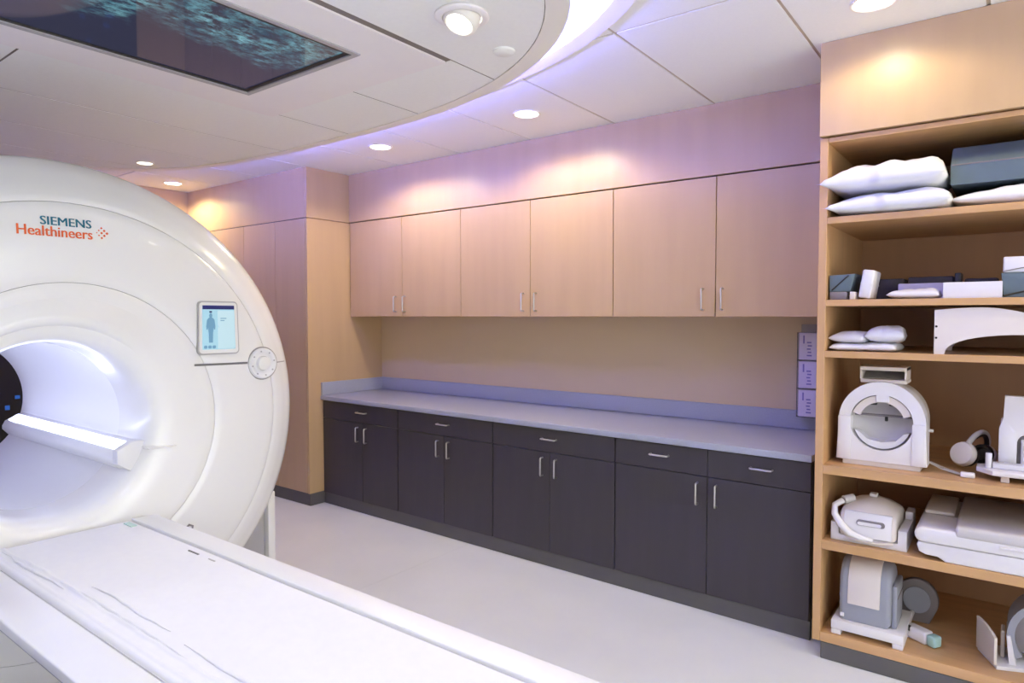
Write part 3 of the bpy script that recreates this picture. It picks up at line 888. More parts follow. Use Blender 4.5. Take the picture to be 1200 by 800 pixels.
bm = new(); box(bm, TX0 + 0.10, TX1 - 0.02, YL0 + 0.085, YR1 - 0.05, TZ - 0.17, TZ - 0.076, 0.02, 3); obj('shaded_underframe', bm, 'coil_grey', tb, smooth=40)  # blue-grey colour carries the painted shade under the table edge
bm = new(); box(bm, -1.30, -0.5, 0.76, 1.18, 0.10, TZ - 0.171, 0.03, 3); obj('lift_column', bm, 'table', tb, smooth=40)
bm = new(); box(bm, -1.50, -0.32, 0.66, 1.28, 0.0, 0.10, 0.02, 3); obj('base', bm, 'grey', tb, smooth=40)
bm = new(); prism(bm, [(-2.905, 1.195), (-2.835, 1.195), (-2.835, 1.218), (-2.905, 1.218)], 'z', TZ - .004, TZ + 0.0012); obj('printed_label', bm, 'mint', tb)
bm = new(); prism(bm, [(-2.38, 1.195), (-2.31, 1.195), (-2.31, 1.201), (-2.38, 1.201)], 'z', TZ - .004, TZ + 0.0012); obj('printed_label', bm, 'gap', tb)
bm = new(); prism(bm, [(-2.24, 1.195), (-2.20, 1.195), (-2.20, 1.200), (-2.24, 1.200)], 'z', TZ - .004, TZ + 0.0012); obj('printed_label', bm, 'grey', tb)
bm = new(); tube(bm, [(-2.66, 1.333, TZ - .004), (-2.66, 1.343, TZ + .004), (-2.635, 1.345, TZ + .003), (-2.625, 1.337, TZ - .004)], 0.004, 6); obj('strap_hook', bm, 'coil_dk', tb)

# ------------------------------------------------------------------ glove boxes in a wall holder beside the shelving
gx0, gx1, gy0, gy1 = -0.962, -0.712, 3.925, 4.018
t = thing('wall_holder', 'clear wall-mounted holder beside the shelving above the counter', 'holder', ((gx0+gx1)/2, 4.0, 0.97))
bm = new(); box(bm, gx0 - .010, gx1 + .004, gy1, gy1 + .006, 0.968, 1.485); obj('back_plate', bm, 'acrylic', t)
for a in (gx0 - .008, gx1 + .002):
    bm = new(); box(bm, a, a + .003, gy0 - .004, gy1 - .0005, 0.968, 1.44); obj('side_plate', bm, 'acrylic', t)
for k in range(3):
    bm = new(); box(bm, gx0 - .004, gx1 + .001, gy0 - .003, gy1 - .001, 0.968 + 0.1585*k, 0.971 + 0.1585*k); obj('tray', bm, 'acrylic', t)
gl = ['lilac box of gloves on the lowest tray of the clear wall holder', 'lilac box of gloves on the middle tray of the clear wall holder', 'lilac box of gloves on the top tray of the clear wall holder']
for k in range(3):
    z0 = 0.9715 + 0.1585*k; z1 = z0 + 0.150
    b_ = thing('glove_box', gl[k], 'box', ((gx0+gx1)/2, (gy0+gy1)/2, z0), 0, 'glove boxes in the wall holder')
    bm = new(); box(bm, gx0, gx1 - .004, gy0, gy1 - .004, z0, z1, 0.002, 1); obj('carton', bm, 'lilac', b_)
    bm = new(); box(bm, gx0 + .022, gx0 + .030, gy0 - .0008, gy0, z0 + .09, z1 - .015); obj('printed_band', bm, 'print', b_)
    for r_ in range(5):
        bm = new(); box(bm, gx0 + .042 + .004*(r_ % 2), gx0 + .068 - .003*(r_ % 3), gy0 - .0008, gy0, z0 + .020 + .018*r_, z0 + .028 + .018*r_); obj('printed_line', bm, 'print', b_)
    bm = new(); disc_solid(bm, (gx0 + .12, gy0, (z0+z1)/2), (0, -1, 0), [(0, 0.0008), (0.03, 0.0008), (0.03, -0.001)], 20); obj('opening', bm, 'coil_face', b_)

# ------------------------------------------------------------------ things on the shelves
def pillow(cx, cy, z0, wd_, dp, ht, rot=0.0, seed=0, low=0.35, ear=0.13):
    bm = new(); n = 26
    def row(sgn):
        rows = []
        for i in range(n + 1):
            r_ = []
            for j in range(n + 1):
                u, v = -1 + 2*i/n, -1 + 2*j/n
                prof = ((1 - abs(u)**(2.4 if u < 0 else 7)) * (1 - abs(v)**2.6)) ** 0.45 if abs(u) < 1 and abs(v) < 1 else 0
                x = wd_/2 * u * (1 - ear*(1 - abs(v)**8)*(1 if u < 0 else -0.25)); y = dp/2 * v * (1 - ear*(1 - abs(u)**8)*(1 if u < 0 else 0.3))
                wr = noise.noise(Vector((x*9 + seed*3.1, y*9, seed))) * 0.16 + abs(noise.noise(Vector((x*22 + seed, y*12, seed*2)))) * 0.16
                radial = 0.07*math.sin(7*math.atan2(v, u) + seed) * math.hypot(u, v)
                z = ht*low + sgn * prof * ht * ((1 - low) if sgn > 0 else low) * (1 + (wr + radial)*(1 if sgn > 0 else 0.15))
                z = max(z, 0.0)
                r_.append(bm.verts.new((x, y, z)))
            rows.append(r_)
        return rows
    for sgn in (1, -1):
        rw = row(sgn)
        for i in range(n):
            for j in range(n):
                q = (rw[i][j], rw[i+1][j], rw[i+1][j+1], rw[i][j+1])
                bm.faces.new(q if sgn > 0 else q[::-1])
    bmesh.ops.remove_doubles(bm, verts=bm.verts[:], dist=0.0004)
    bmesh.ops.transform(bm, matrix=xf((cx, cy, z0), rz=rot), verts=bm.verts[:])
    return bm
Z1, Z2, Z3, Z4, Z5, Z6 = 1.962, 1.602, 1.377, 0.872, 0.535, 0.120
tag(obj('pillow', pillow(-0.452, 3.345, Z1, 0.47, 0.44, 0.098, 0, 1), 'pillow', None, 180), 'lower of the two white pillows stacked on the top shelf', 'pillow', 'white pillows on the top shelf')
tag(obj('pillow', pillow(-0.475, 3.345, Z1 + 0.102, 0.47, 0.45, 0.124, 0, 5, 0.3), 'pillow', None, 180), 'upper of the two white pillows stacked on the top shelf', 'pillow', 'white pillows on the top shelf')
tag(obj('pillow', pillow(0.07, 3.39, Z1, 0.60, 0.40, 0.086, 0, 9, 0.35, 0.05), 'pillow', None, 180), 'white pillow lying under the grey foam wedge on the top shelf', 'pillow', 'white pillows on the top shelf')
t = thing('foam_wedge', 'blue-grey vinyl foam wedge lying on a white pillow on the top shelf', 'foam wedge', (0.07, 3.45, Z1 + 0.094))
bm = new(); prism(bm, [(3.24, Z1 + .098), (3.235, Z1 + .178), (3.33, Z1 + .262), (3.70, Z1 + .21), (3.72, Z1 + .098)], 'x', -0.225, 0.46, 0.006, 2, mtx=None); obj('foam', bm, 'teal', t, smooth=30)
bm = new(); tube(bm, [(-0.22, 3.2352, Z1 + .176), (0.455, 3.2352, Z1 + .176)], 0.003, 6); obj('seam_piping', bm, 'coil_dk', t)

# second shelf
def blk(name, label, cat, m, x0, x1, y0, y1, z0, z1, bev=0.006, group=None, mtx=None, cm=None):
    """a padded block with a stitched seam round it"""
    t = thing(name, label, cat, ((x0+x1)/2, (y0+y1)/2, z0), 0, group)
    bm = new(); box(bm, x0, x1, y0, y1, z0, z1, bev, 3, mtx); obj('padding', bm, m, t, smooth=35)
    bm = new(); zz = (z0 + z1)/2; e = 0.0
    tube(bm, [(x0-e, y0-e, zz), (x1+e, y0-e, zz), (x1+e, y1+e, zz), (x0-e, y1+e, zz)], 0.0018, 5, closed=True)
    if mtx is not None: bmesh.ops.transform(bm, matrix=mtx, verts=bm.verts[:])
    obj('seam', bm, cm or m, t)
    return t
blk('positioning_pad', 'flat dark grey pad under the small blue-grey wedge on the second shelf', 'pad', 'coil_dk', -0.660, -0.590, 3.20, 3.42, Z2, Z2 + .036, .006, 'foam pads on the second shelf')
t = thing('small_wedge', 'small blue-grey vinyl wedge at the left end of the second shelf', 'foam wedge', (-0.61, 3.3, Z2 + .036))
bm = new(); prism(bm, [(-0.662, Z2 + .0365), (-0.578, Z2 + .0365), (-0.560, Z2 + .112), (-0.662, Z2 + .108)], 'y', 3.205, 3.40, 0.004, 2); obj('padding', bm, 'teal', t, smooth=35)
bm = new(); tube(bm, [(-0.652, 3.2035, Z2 + .042), (-0.585, 3.2035, Z2 + .106)], 0.003, 5); obj('seam', bm, 'black', t)
blk('leaning_pad', 'tall white pad leaning upright on the second shelf', 'pad', 'vinyl', -0.548, -0.500, 3.20, 3.36, Z2 + .002, Z2 + .124, .008, 'foam pads on the second shelf', mtx=Matrix.Translation((0, 0, 0.004)) @ xf((-.524, 3.28, Z2), ry=R(9)) @ Matrix.Translation((.524, -3.28, -Z2)))
blk('cream_block', 'small cream foam block in front of the leaning white pad', 'pad', 'plastic_warm', -0.578, -0.556, 3.19, 3.25, Z2, Z2 + .034, .004, 'foam pads on the second shelf')
blk('dark_cushion', 'dark grey foam block behind the leaning white pad on the second shelf', 'pad', 'dark', -0.555, -0.41, 3.50, 3.70, Z2, Z2 + .10, .008, 'foam pads on the second shelf')
blk('dark_cushion', 'dark grey foam block behind the rounded white pad on the second shelf', 'pad', 'dark', -0.395, -0.22, 3.50, 3.70, Z2, Z2 + .105, .008, 'foam pads on the second shelf')
bm = pillow(-0.345, 3.28, Z2, 0.19, 0.18, 0.042, 0, 12, 0.4, 0.02)
tag(obj('rounded_pad', bm, 'vinyl', None, 180), 'flat rounded white pad in the middle of the second shelf', 'pad', 'foam pads on the second shelf')
blk('lilac_pad', 'thin lilac pad between the rounded pad and the white box', 'pad', 'lilac', -0.42, -0.248, 3.39, 3.48, Z2, Z2 + .072, .006, 'foam pads on the second shelf')
t = thing('storage_box', 'low white open box on the second shelf', 'box', (-0.14, 3.29, Z2))
bm = new(); box(bm, -0.238, -0.044, 3.20, 3.42, Z2, Z2 + .004)
obj('bottom', bm, 'vinyl', t)
for (a, b, c, d) in ((-.238, -.044, 3.20, 3.206), (-.238, -.044, 3.414, 3.42), (-.238, -.232, 3.206, 3.414), (-.05, -.044, 3.206, 3.414)):
    bm = new(); box(bm, a, b, c, d, Z2 + .004, Z2 + .064, .001, 1); obj('side', bm, 'vinyl', t)
blk('black_strap', 'black foam insert standing behind the low white box', 'pad', 'black', -0.215, -0.19, 3.45, 3.55, Z2, Z2 + .115, .004, 'foam pads on the second shelf')
blk('black_cushion', 'low black cushion behind the low white box', 'pad', 'dark', -0.18, -0.06, 3.45, 3.62, Z2, Z2 + .09, .01, 'foam pads on the second shelf')
t = thing('blue_block', 'blue-grey vinyl block at the right end of the second shelf', 'pad', (0.05, 3.3, Z2), 0, 'foam pads on the second shelf')
bm = new(); prism(bm, [(-0.040, Z2), (0.16, Z2), (0.16, Z2 + .096), (-0.050, Z2 + .096)], 'y', 3.21, 3.42, .005, 2); obj('padding', bm, 'teal', t, smooth=35)
bm = new(); tube(bm, [(-0.043, 3.2085, Z2 + .008), (0.16, 3.2085, Z2 + .055)], 0.003, 5); obj('seam', bm, 'black', t)
t = thing('white_block', 'white vinyl block resting on the blue-grey block', 'pad', (0.05, 3.3, Z2 + .097), 0, 'foam pads on the second shelf')
bm = new(); box(bm, -0.044, 0.15, 3.215, 3.40, Z2 + .0965, Z2 + .158, .006, 3); obj('padding', bm, 'vinyl', t, smooth=35)
bm = new(); tube(bm, [(-0.042, 3.2135, Z2 + .102), (0.15, 3.2135, Z2 + .140)], 0.002, 5); obj('seam', bm, 'coil_dk', t)

# third shelf: sand bags and an arch
bags = [(-0.595, 3.30, Z3, 0.150, 0.20, 0.036, 0.10, 'lilac-white sandbag at the bottom left of the pile on the third shelf'),
        (-0.470, 3.30, Z3, 0.150, 0.20, 0.040, -0.06, 'white sandbag at the bottom right of the pile on the third shelf'),
        (-0.585, 3.31, Z3 + .034, 0.145, 0.20, 0.052, -0.12, 'grey-white sandbag lying on the left of the pile on the third shelf'),
        (-0.452, 3.31, Z3 + .038, 0.150, 0.20, 0.070, 0.05, 'plump white sandbag on top of the right of the pile on the third shelf')]
for i, (x, y, z, a, b, h, r_, lb) in enumerate(bags):
    tag(obj('sandbag', pillow(x, y, z, a, b, h, r_, 20 + i, 0.4, 0.03), 'vinyl', None, 180), lb, 'sandbag', 'sandbags on the third shelf')
t = thing('arch_coil', 'white arched plastic bridge on the third shelf', 'arch support', (0.09, 3.3, Z3))
def arch_outline():
    up, dn = [], []
    L0, L1 = -0.263, 0.28
    n = 24
    for k in range(n + 1):
        u = k/n; x = L0 + (L1 - L0)*u
        if u < 0.30: zt = 0.178 + 0.010*math.sin(PI*u/0.60)
        else: zt = 0.188 - 0.125*((u - 0.30)/0.70)**1.6
        up.append((x, Z3 + zt))
    n2 = 20
    for k in range(n2 + 1):
        u = k/n2; a = PI * u
        x = 0.028 + 0.255*math.cos(a)
        z = Z3 + 0.082*math.sin(a)**0.85 if 0 < u < 1 else Z3
        dn.append((x, z))
    return up, dn
up, dn = arch_outline()
out = [(-0.263, Z3)] + up + [(0.28, Z3)]
inn = [(x, z) for x, z in dn if z > Z3 + .0005]
poly = [(-0.263, Z3)] + up[0:] + [(0.30, Z3), (0.283, Z3)] + inn + [(-0.227, Z3)]
for nm, y0 in (('front_arch', 3.185), ('rear_arch', 3.56)):
    bm = new(); prism(bm, poly, 'y', y0, y0 + 0.012, 0.0); obj(nm, bm, 'plastic_warm', t, smooth=30)
bm = new()
rows = []
for x, z in up:
    rows.append([bm.verts.new((x, 3.197, z)), bm.verts.new((x, 3.56, z)), bm.verts.new((x, 3.56, z - .008)), bm.verts.new((x, 3.197, z - .008))])
for a, b in zip(rows[:-1], rows[1:]):
    for k in range(4): bm.faces.new((a[k], a[(k+1) % 4], b[(k+1) % 4], b[k]))
bmesh.ops.recalc_face_normals(bm, faces=bm.faces[:])
obj('top_sheet', bm, 'plastic_warm', t, smooth=30)
for z in (Z3 + .112, Z3 + .066):
    bm = new(); disc_solid(bm, (-0.256, 3.184, z), (0, -1, 0), [(0, .001), (0.0045, .001), (0.0045, -.002)], 12); obj('screw', bm, 'black', t)

# fourth shelf: head coil
HX, HY0, HY1 = -0.458, 3.262, 3.52
t = thing('head_coil', 'white ring-shaped head coil with a mirror box on the fourth shelf', 'head coil', (HX, 3.39, Z4))
bm = new(); box(bm, HX - .150, HX + .150, HY0 + .006, HY1 + .05, Z4, Z4 + .022, .002, 1); obj('foot', bm, 'plastic_warm', t)
hz = Z4 + .195        # ring centre
N = 64
def arch_outer(w_, zt0, base_z, n=N, flare=0.0):
    pts = []
    for k in range(n):
        a = 2*PI*k/n - PI/2
        c, s = math.cos(a), math.sin(a)
        if s >= -0.05: pts.append((HX + w_*c, hz + zt0*s))
        else:
            # lower half becomes a box
            m_ = max(abs(c)/1.0, abs(s)/1.0)
            x = c/m_; z = s/m_
            pts.append((HX + (w_ + flare*min(1, -z))*x, hz + (hz - base_z)*z if False else hz + (z)*(hz - base_z)))
    return pts
def circ_in(r_, n=N, dz=0.0, rz=None): return [(HX + r_*math.cos(2*PI*k/n - PI/2), hz + dz + (rz or r_)*math.sin(2*PI*k/n - PI/2)) for k in range(n)]
base_z = Z4 + .022
bm = new(); frame_prism(bm, arch_outer(0.168, 0.178, base_z, flare=0.006), circ_in(0.122), 'y', HY0, HY0 + 0.10); obj('front_ring', bm, 'plastic', t, smooth=30)
bm = new(); frame_prism(bm, arch_outer(0.160, 0.168, base_z + .004), circ_in(0.132), 'y', HY0 + .10, HY1); obj('rear_shell', bm, 'plastic_warm', t, smooth=30)
bm = new(); disc_solid(bm, (HX, HY0 + .115, hz), (0, -1, 0), [(0.0, 0.0), (0.06, 0.006), (0.10, 0.03), (0.1215, 0.075), (0.1215, -.01)], 48); obj('inner_cup', bm, 'coil_face', t, smooth=40)
bm = new(); box(bm, HX - .118, HX + .118, HY0 + .055, HY0 + .085, hz + .020, hz + .028, .002, 1); obj('brow_bar', bm, 'coil_dk', t)
for sx in (-1, 1):
    pts = []
    for k in range(13):
        a = R(100 + 62*k/12) if sx < 0 else R(80 - 62*k/12)
        pts.append((HX + .118*math.cos(a), hz + .118*math.sin(a)))
    for k in range(12, -1, -1):
        a = R(100 + 62*k/12) if sx < 0 else R(80 - 62*k/12)
        pts.append((HX + .088*math.cos(a), hz + .088*math.sin(a)))
    bm = new(); prism(bm, pts, 'y', HY0 + .012, HY0 + .05); obj('brow_pad', bm, 'plastic_warm', t, smooth=30)
    bm = new(); box(bm, HX + sx*.045 - .022, HX + sx*.045 + .022, HY0 + .05, HY0 + .07, hz + .070, hz + .086, .004, 2); obj('eye_slot', bm, 'black', t)
bm = new(); box(bm, HX - .022, HX + .030, HY0 + .004, HY0 + .06, hz + .088, hz + .135, .004, 2); obj('bridge', bm, 'plastic', t)
bm = new(); box(bm, HX + .008, HX + .020, HY0 + .05, HY0 + .06, hz + .002, hz + .022, .002, 1); obj('latch', bm, 'black', t)
pts = [(HX + .112*math.cos(R(200 + 140*k/20)), hz + .116*math.sin(R(200 + 140*k/20))) for k in range(21)]
pts += [(HX + .098*math.cos(R(330)) - .0, hz - .045), (HX + .055, hz - .078), (HX, hz - .088), (HX - .055, hz - .078), (HX - .085, hz - .05)]
bm = new(); prism(bm, pts, 'y', HY0 + .02, HY0 + .10); obj('neck_pad', bm, 'plastic', t, smooth=30)
for sx in (-1, 1):
    bm = new(); box(bm, HX + sx*.143 - .026, HX + sx*.143 + .026, HY0 - .006, HY0 + .07, base_z - .0, hz + (.004 if sx > 0 else .02), .004, 2); obj('side_block', bm, 'plastic', t, smooth=30)
bm = new(); box(bm, HX - .088, HX + .092, HY0 + .03, HY0 + .17, hz + .170, hz + .186, .003, 1); obj('mirror_mount', bm, 'plastic_warm', t)
for sx in (-1, 1):
    bm = new(); box(bm, HX + sx*.086 - .004, HX + sx*.086 + .004, HY0 + .03, HY0 + .17, hz + .186, hz + .240, .001, 1); obj('mirror_side', bm, 'plastic_warm', t)
bm = new(); box(bm, HX - .090, HX + .090, HY0 + .028, HY0 + .17, hz + .225, hz + .242, .002, 1); obj('mirror_top', bm, 'plastic_warm', t)
bm = new(); prism(bm, [(HY0 + .05, hz + .187), (HY0 + .16, hz + .222), (HY0 + .156, hz + .226), (HY0 + .046, hz + .191)], 'x', HX - .08, HX + .08); obj('mirror', bm, 'steel', t)
bm = new(); tube(bm, [(HX + .16, HY0 + .14, hz - .035), (HX + .183, HY0 + .14, hz - .035)], 0.007, 10); obj('release_knob', bm, 'plastic', t, smooth=40)

# headphones
hp = thing('headphones', 'pale grey headphones lying beside the head coil', 'headphones', (-0.13, 3.5, Z4))
def cup(c, d, nm, r_=0.052):
    bm = new(); disc_solid(bm, c, d, [(0, 0.026), (r_*.6, 0.026), (r_*.9, 0.020), (r_, 0.008), (r_, -0.004), (r_*.95, -0.010)], 32); e = obj(nm, bm, 'plastic_warm', hp, smooth=40)
    bm = new(); disc_solid(bm, c, d, [(r_*.95, -0.008), (r_*1.0, -0.016), (r_*.9, -0.030), (r_*.6, -0.032), (r_*.5, -.02), (0, -.02)], 32); obj('ear_cushion', bm, 'black', hp, smooth=40)
c1 = Vector((-0.165, 3.43, Z4 + .068)); c2 = Vector((-0.095, 3.56, Z4 + .050))
dd = Vector((-0.45, -0.75, 0.30)).normalized()
cup(c1, dd, 'ear_cup'); cup(c2, -dd, 'ear_cup', 0.046)
mid_ = (c1 + c2)/2; ax_ = (c2 - c1)/2; upv = Vector((0.25, 0.30, 0.9)).normalized() * 0.105
bm = new(); tube(bm, [mid_ - ax_*math.cos(PI*k/16)*1.05 + upv*math.sin(PI*k/16) for k in range(17)], 0.011, 8); obj('headband', bm, 'coil_face', hp, smooth=50)
bm = new(); tube(bm, [mid_ - ax_*math.cos(PI*k/16)*0.95 + upv*math.sin(PI*k/16)*0.90 for k in range(5, 15)], 0.010, 8); obj('headband_pad', bm, 'black', hp, smooth=50)
# cable with plug
t = thing('coil_cable', 'thin pale cable with a white plug lying between the head coil and the flat coil', 'cable', (-0.2, 3.3, Z4))
bm = new(); tube(bm, [(-0.285, 3.36, Z4 + .03), (-0.24, 3.34, Z4 + .012), (-0.19, 3.31, Z4 + .006), (-0.165, 3.28, Z4 + .008)], 0.004, 6); obj('cable', bm, 'coil_face', t, smooth=50)
bm = new(); tube(bm, [(-0.285, 3.42, Z4 + .02), (-0.22, 3.38, Z4 + .005), (-0.185, 3.33, Z4 + .005), (-0.165, 3.285, Z4 + .008)], 0.003, 6); obj('cable', bm, 'coil_face', t, smooth=50)
bm = new(); box(bm, -0.168, -0.118, 3.255, 3.285, Z4 + .001, Z4 + .022, .005, 3); obj('plug', bm, 'plastic', t, smooth=40)
# upright coil on a base plate
t = thing('upright_coil', 'white upright coil on a base plate at the right of the fourth shelf', 'coil', (0.10, 3.4, Z4))
bm = new(); prism(bm, [(-0.115, 3.30), (-0.06, 3.235), (0.30, 3.235), (0.30, 3.60), (-0.03, 3.60), (-0.03, 3.42), (-0.115, 3.37)], 'z', Z4 + .026, Z4 + .046, .004, 2); obj('base_plate', bm, 'plastic', t, smooth=30)
for x in (-0.02, 0.24):
    for y in (3.27, 3.54):
        bm = new(); box(bm, x - .014, x + .014, y - .014, y + .014, Z4, Z4 + .027, .002, 1); obj('foot', bm, 'plastic_warm', t)
bm = new()
po = [(-0.045, Z4 + .05), (-0.045, Z4 + .20), (-0.032, Z4 + .245), (-0.028, Z4 + .335), (0.25, Z4 + .335), (0.25, Z4 + .05), (0.10, Z4 + .05), (0.10, Z4 + .15)] + \
     [(0.058 + .042*math.cos(PI*k/10), Z4 + .15 + .035*math.sin(PI*k/10)) for k in range(1, 10)] + [(0.015, Z4 + .15), (0.015, Z4 + .05)]
prism(bm, po, 'y', 3.36, 3.40, .003, 2); obj('upright_panel', bm, 'plastic', t, smooth=30)
bm = new(); box(bm, -0.040, 0.25, 3.40, 3.50, Z4 + .05, Z4 + .23, .006, 2); obj('rear_housing', bm, 'plastic_warm', t, smooth=30)
bm = new(); box(bm, 0.016, 0.099, 3.385, 3.399, Z4 + .05, Z4 + .17, .001, 1); obj('dark_recess', bm, 'coil_dk', t)
bm = new(); tube(bm, [(0.038, 3.372, Z4 + .05), (0.038, 3.372, Z4 + .16)], 0.010, 10); obj('inner_post', bm, 'plastic', t, smooth=50)
bm = new(); tube(bm, [(-0.075, 3.30, Z4 + .046), (-0.075, 3.30, Z4 + .105)], 0.011, 12); obj('post', bm, 'plastic', t, smooth=50)
bm = new(); box(bm, -0.062, 0.05, 3.29, 3.34, Z4 + .046, Z4 + .068, .004, 2); obj('clip', bm, 'plastic', t, smooth=30)

# fifth shelf: knee coil in a tray
t = thing('knee_coil', 'white rounded coil with a carrying slot sitting in a tray on the fifth shelf', 'coil', (-0.49, 3.37, Z5))
bm = new(); tp = [(-0.640, Z5), (-0.345, Z5), (-0.345, Z5 + .086), (-0.378, Z5 + .086), (-0.380, Z5 + .03), (-0.606, Z5 + .03), (-0.608, Z5 + .080), (-0.640, Z5 + .080)]
prism(bm, tp, 'y', 3.212, 3.52, .004, 2); obj('tray', bm, 'plastic', t, smooth=30)
bm = new(); box(bm, -0.376, -0.346, 3.42, 3.515, Z5 + .086, Z5 + .12, .003, 2); obj('tray_post', bm, 'plastic', t)
def rr_poly(x0, x1, z0, z1, r_, n=6):
    pts = []
    for (cx_, cz_, a) in ((x1-r_, z1-r_, 0), (x0+r_, z1-r_, 90), (x0+r_, z0+r_, 180), (x1-r_, z0+r_, 270)):
        for k in range(n+1):
            q = R(a + 90*k/n); pts.append((cx_ + r_*math.cos(q), cz_ + r_*math.sin(q)))
    return pts
bm = new()
prof = [(3.205, Z5 + .035), (3.200, Z5 + .10), (3.215, Z5 + .140), (3.26, Z5 + .178), (3.34, Z5 + .195), (3.42, Z5 + .178), (3.47, Z5 + .13), (3.48, Z5 + .035)]
prism(bm, prof, 'x', -0.604, -0.383, .014, 3)
bmesh.ops.bisect_plane(bm, geom=bm.verts[:] + bm.edges[:] + bm.faces[:], plane_co=(-0.55, 0, 0), plane_no=(1, 0, 0))
bmesh.ops.bisect_plane(bm, geom=bm.verts[:] + bm.edges[:] + bm.faces[:], plane_co=(-0.493, 0, 0), plane_no=(1, 0, 0))
bmesh.ops.bisect_plane(bm, geom=bm.verts[:] + bm.edges[:] + bm.faces[:], plane_co=(-0.437, 0, 0), plane_no=(1, 0, 0))
for v in bm.verts:
    if v.co.z > Z5 + .11: v.co.z = Z5 + .11 + (v.co.z - Z5 - .11) * (1 - 0.55*(abs(v.co.x + 0.493)/0.11)**2)
obj('shell', bm, 'plastic_warm', t, smooth=45)
bm = new(); prism(bm, [(y - .004, z) for y, z in prof[:3]] + [(3.225, Z5 + .142), (3.225, Z5 + .04)], 'x', -0.585, -0.400, .004, 2); obj('front_plate', bm, 'plastic', t, smooth=45)
bm = new(); prism(bm, rr_poly(-0.535, -0.425, Z5 + .088, Z5 + .112, .0115), 'y', 3.193, 3.205); obj('grip_slot', bm, 'coil_dk', t, smooth=30)
bm = new(); prism(bm, rr_poly(-0.530, -0.438, Z5 + .090, Z5 + .104, .0068), 'y', 3.190, 3.20); obj('grip', bm, 'plastic', t, smooth=30)
bm = new(); box(bm, -0.505, -0.475, 3.32, 3.36, Z5 + .19, Z5 + .203, .003, 2); obj('button', bm, 'plastic', t)
cpts = [(-0.605, 3.27, Z5 + .165), (-0.630, 3.235, Z5 + .150), (-0.622, 3.200, Z5 + .118), (-0.595, 3.182, Z5 + .085), (-0.560, 3.178, Z5 + .052), (-0.515, 3.184, Z5 + .036), (-0.47, 3.192, Z5 + .030)]
bm = new(); tube(bm, cpts, [.014, .013, .014, .016, .016, .013, .009], 10); obj('cable_sleeve', bm, 'plastic', t, smooth=60)
bm = new(); tube(bm, [(-0.60, 3.27, Z5 + .170), (-0.565, 3.30, Z5 + .178)], 0.019, 12); obj('cable_gland', bm, 'coil_face', t, smooth=50)
bm = new(); tube(bm, [(-0.575, 3.188, Z5 + .040), (-0.53, 3.190, Z5 + .022), (-0.45, 3.194, Z5 + .018), (-0.395, 3.198, Z5 + .03)], 0.006, 8); obj('strap', bm, 'plastic_warm', t, smooth=50)

# flat coil stack
t = thing('flat_coil', 'wide flat white coil with a thicker lid on the fifth shelf', 'coil', (0.10, 3.4, Z5))
def lozenge(x0, x1, z0, z1, r_):
    pts = []
    for k in range(9):
        q = R(90 + 180*k/8); pts.append((x0 + r_ + r_*math.cos(q), (z0+z1)/2 + (z1-z0)/2*math.sin(q)))
    return pts + [(x1, z0), (x1, z1)]
def low_poly():
    pts = [(-0.300, Z5 + .068), (-0.306, Z5 + .055), (-0.298, Z5 + .028), (-0.275, Z5 + .018), (-0.232, Z5 + .016), (-0.205, Z5), (0.50, Z5), (0.50, Z5 + .068)]
    return pts
bm = new(); prism(bm, low_poly(), 'y', 3.175, 3.70, .006, 3); obj('base', bm, 'plastic', t, smooth=30)
bm = new(); prism(bm, lozenge(-0.315, 0.50, Z5 + .070, Z5 + .132, .028), 'y', 3.168, 3.72, .010, 3); obj('lid', bm, 'plastic', t, smooth=40)
bm = new(); box(bm, -0.175, 0.50, 3.163, 3.74, Z5 + .110, Z5 + .158, .014, 3); obj('top_pad', bm, 'coil_face', t, smooth=40)
bm = new(); box(bm, -0.30, -0.19, 3.40, 3.72, Z5 + .1325, Z5 + .150, .008, 2); obj('rear_pad', bm, 'plastic_warm', t, smooth=40)
bm = new(); box(bm, -0.03, 0.50, 3.155, 3.20, Z5 + .098, Z5 + .106, .003, 2); obj('handle_lip', bm, 'plastic', t, smooth=40)

# bottom shelf: ankle coil
t = thing('ankle_coil', 'blue-grey and white domed coil on a white footed base on the bottom shelf', 'coil', (-0.485, 3.33, Z6))
bm = new(); box(bm, -0.628, -0.346, 3.185, 3.49, Z6 + .022, Z6 + .064, .006, 2); obj('base', bm, 'plastic', t, smooth=30)
for x in (-0.607, -0.368):
    bm = new(); box(bm, x - .020, x + .020, 3.187, 3.488, Z6, Z6 + .0225, .003, 1); obj('foot', bm, 'plastic', t)
def dome(off=0.0):
    pts = [(3.215 - off, Z6 + .065), (3.208 - off, Z6 + .17), (3.214 - off, Z6 + .225 + off*.3)]
    for k in range(9):
        q = R(165 - 150*k/8); pts.append((3.318 + (.106 + off)*math.cos(q), Z6 + .225 + (.104 + off)*math.sin(q)))
    pts += [(3.428 + off, Z6 + .18), (3.43 + off, Z6 + .065)]
    return pts
bm = new(); prism(bm, dome(), 'x', -0.602, -0.398, .024, 4); obj('shell', bm, 'coil_grey', t, smooth=40)
d_ = dome(0.006)
pan = [p for p in d_ if p[1] > Z6 + .13 and p[0] < 3.36]
pan = [(pan[0][0], Z6 + .145)] + pan
bm = new()
inner_ = [(y + .008 if y < 3.25 else y, z - (.010 if z > Z6 + .24 else 0)) for y, z in pan]
prism(bm, pan + inner_[::-1], 'x', -0.566, -0.440, .003, 2); obj('strap_panel', bm, 'plastic_warm', t, smooth=40)
bm = new(); box(bm, -0.398, -0.378, 3.235, 3.41, Z6 + .065, Z6 + .25, .006, 2); obj('side_plate', bm, 'coil_grey', t, smooth=40)
for x in (-0.6035, -0.377):
    bm = new(); box(bm, x - .0015, x + .0015, 3.24, 3.41, Z6 + .195, Z6 + .198); obj('joint', bm, 'coil_dk', t)
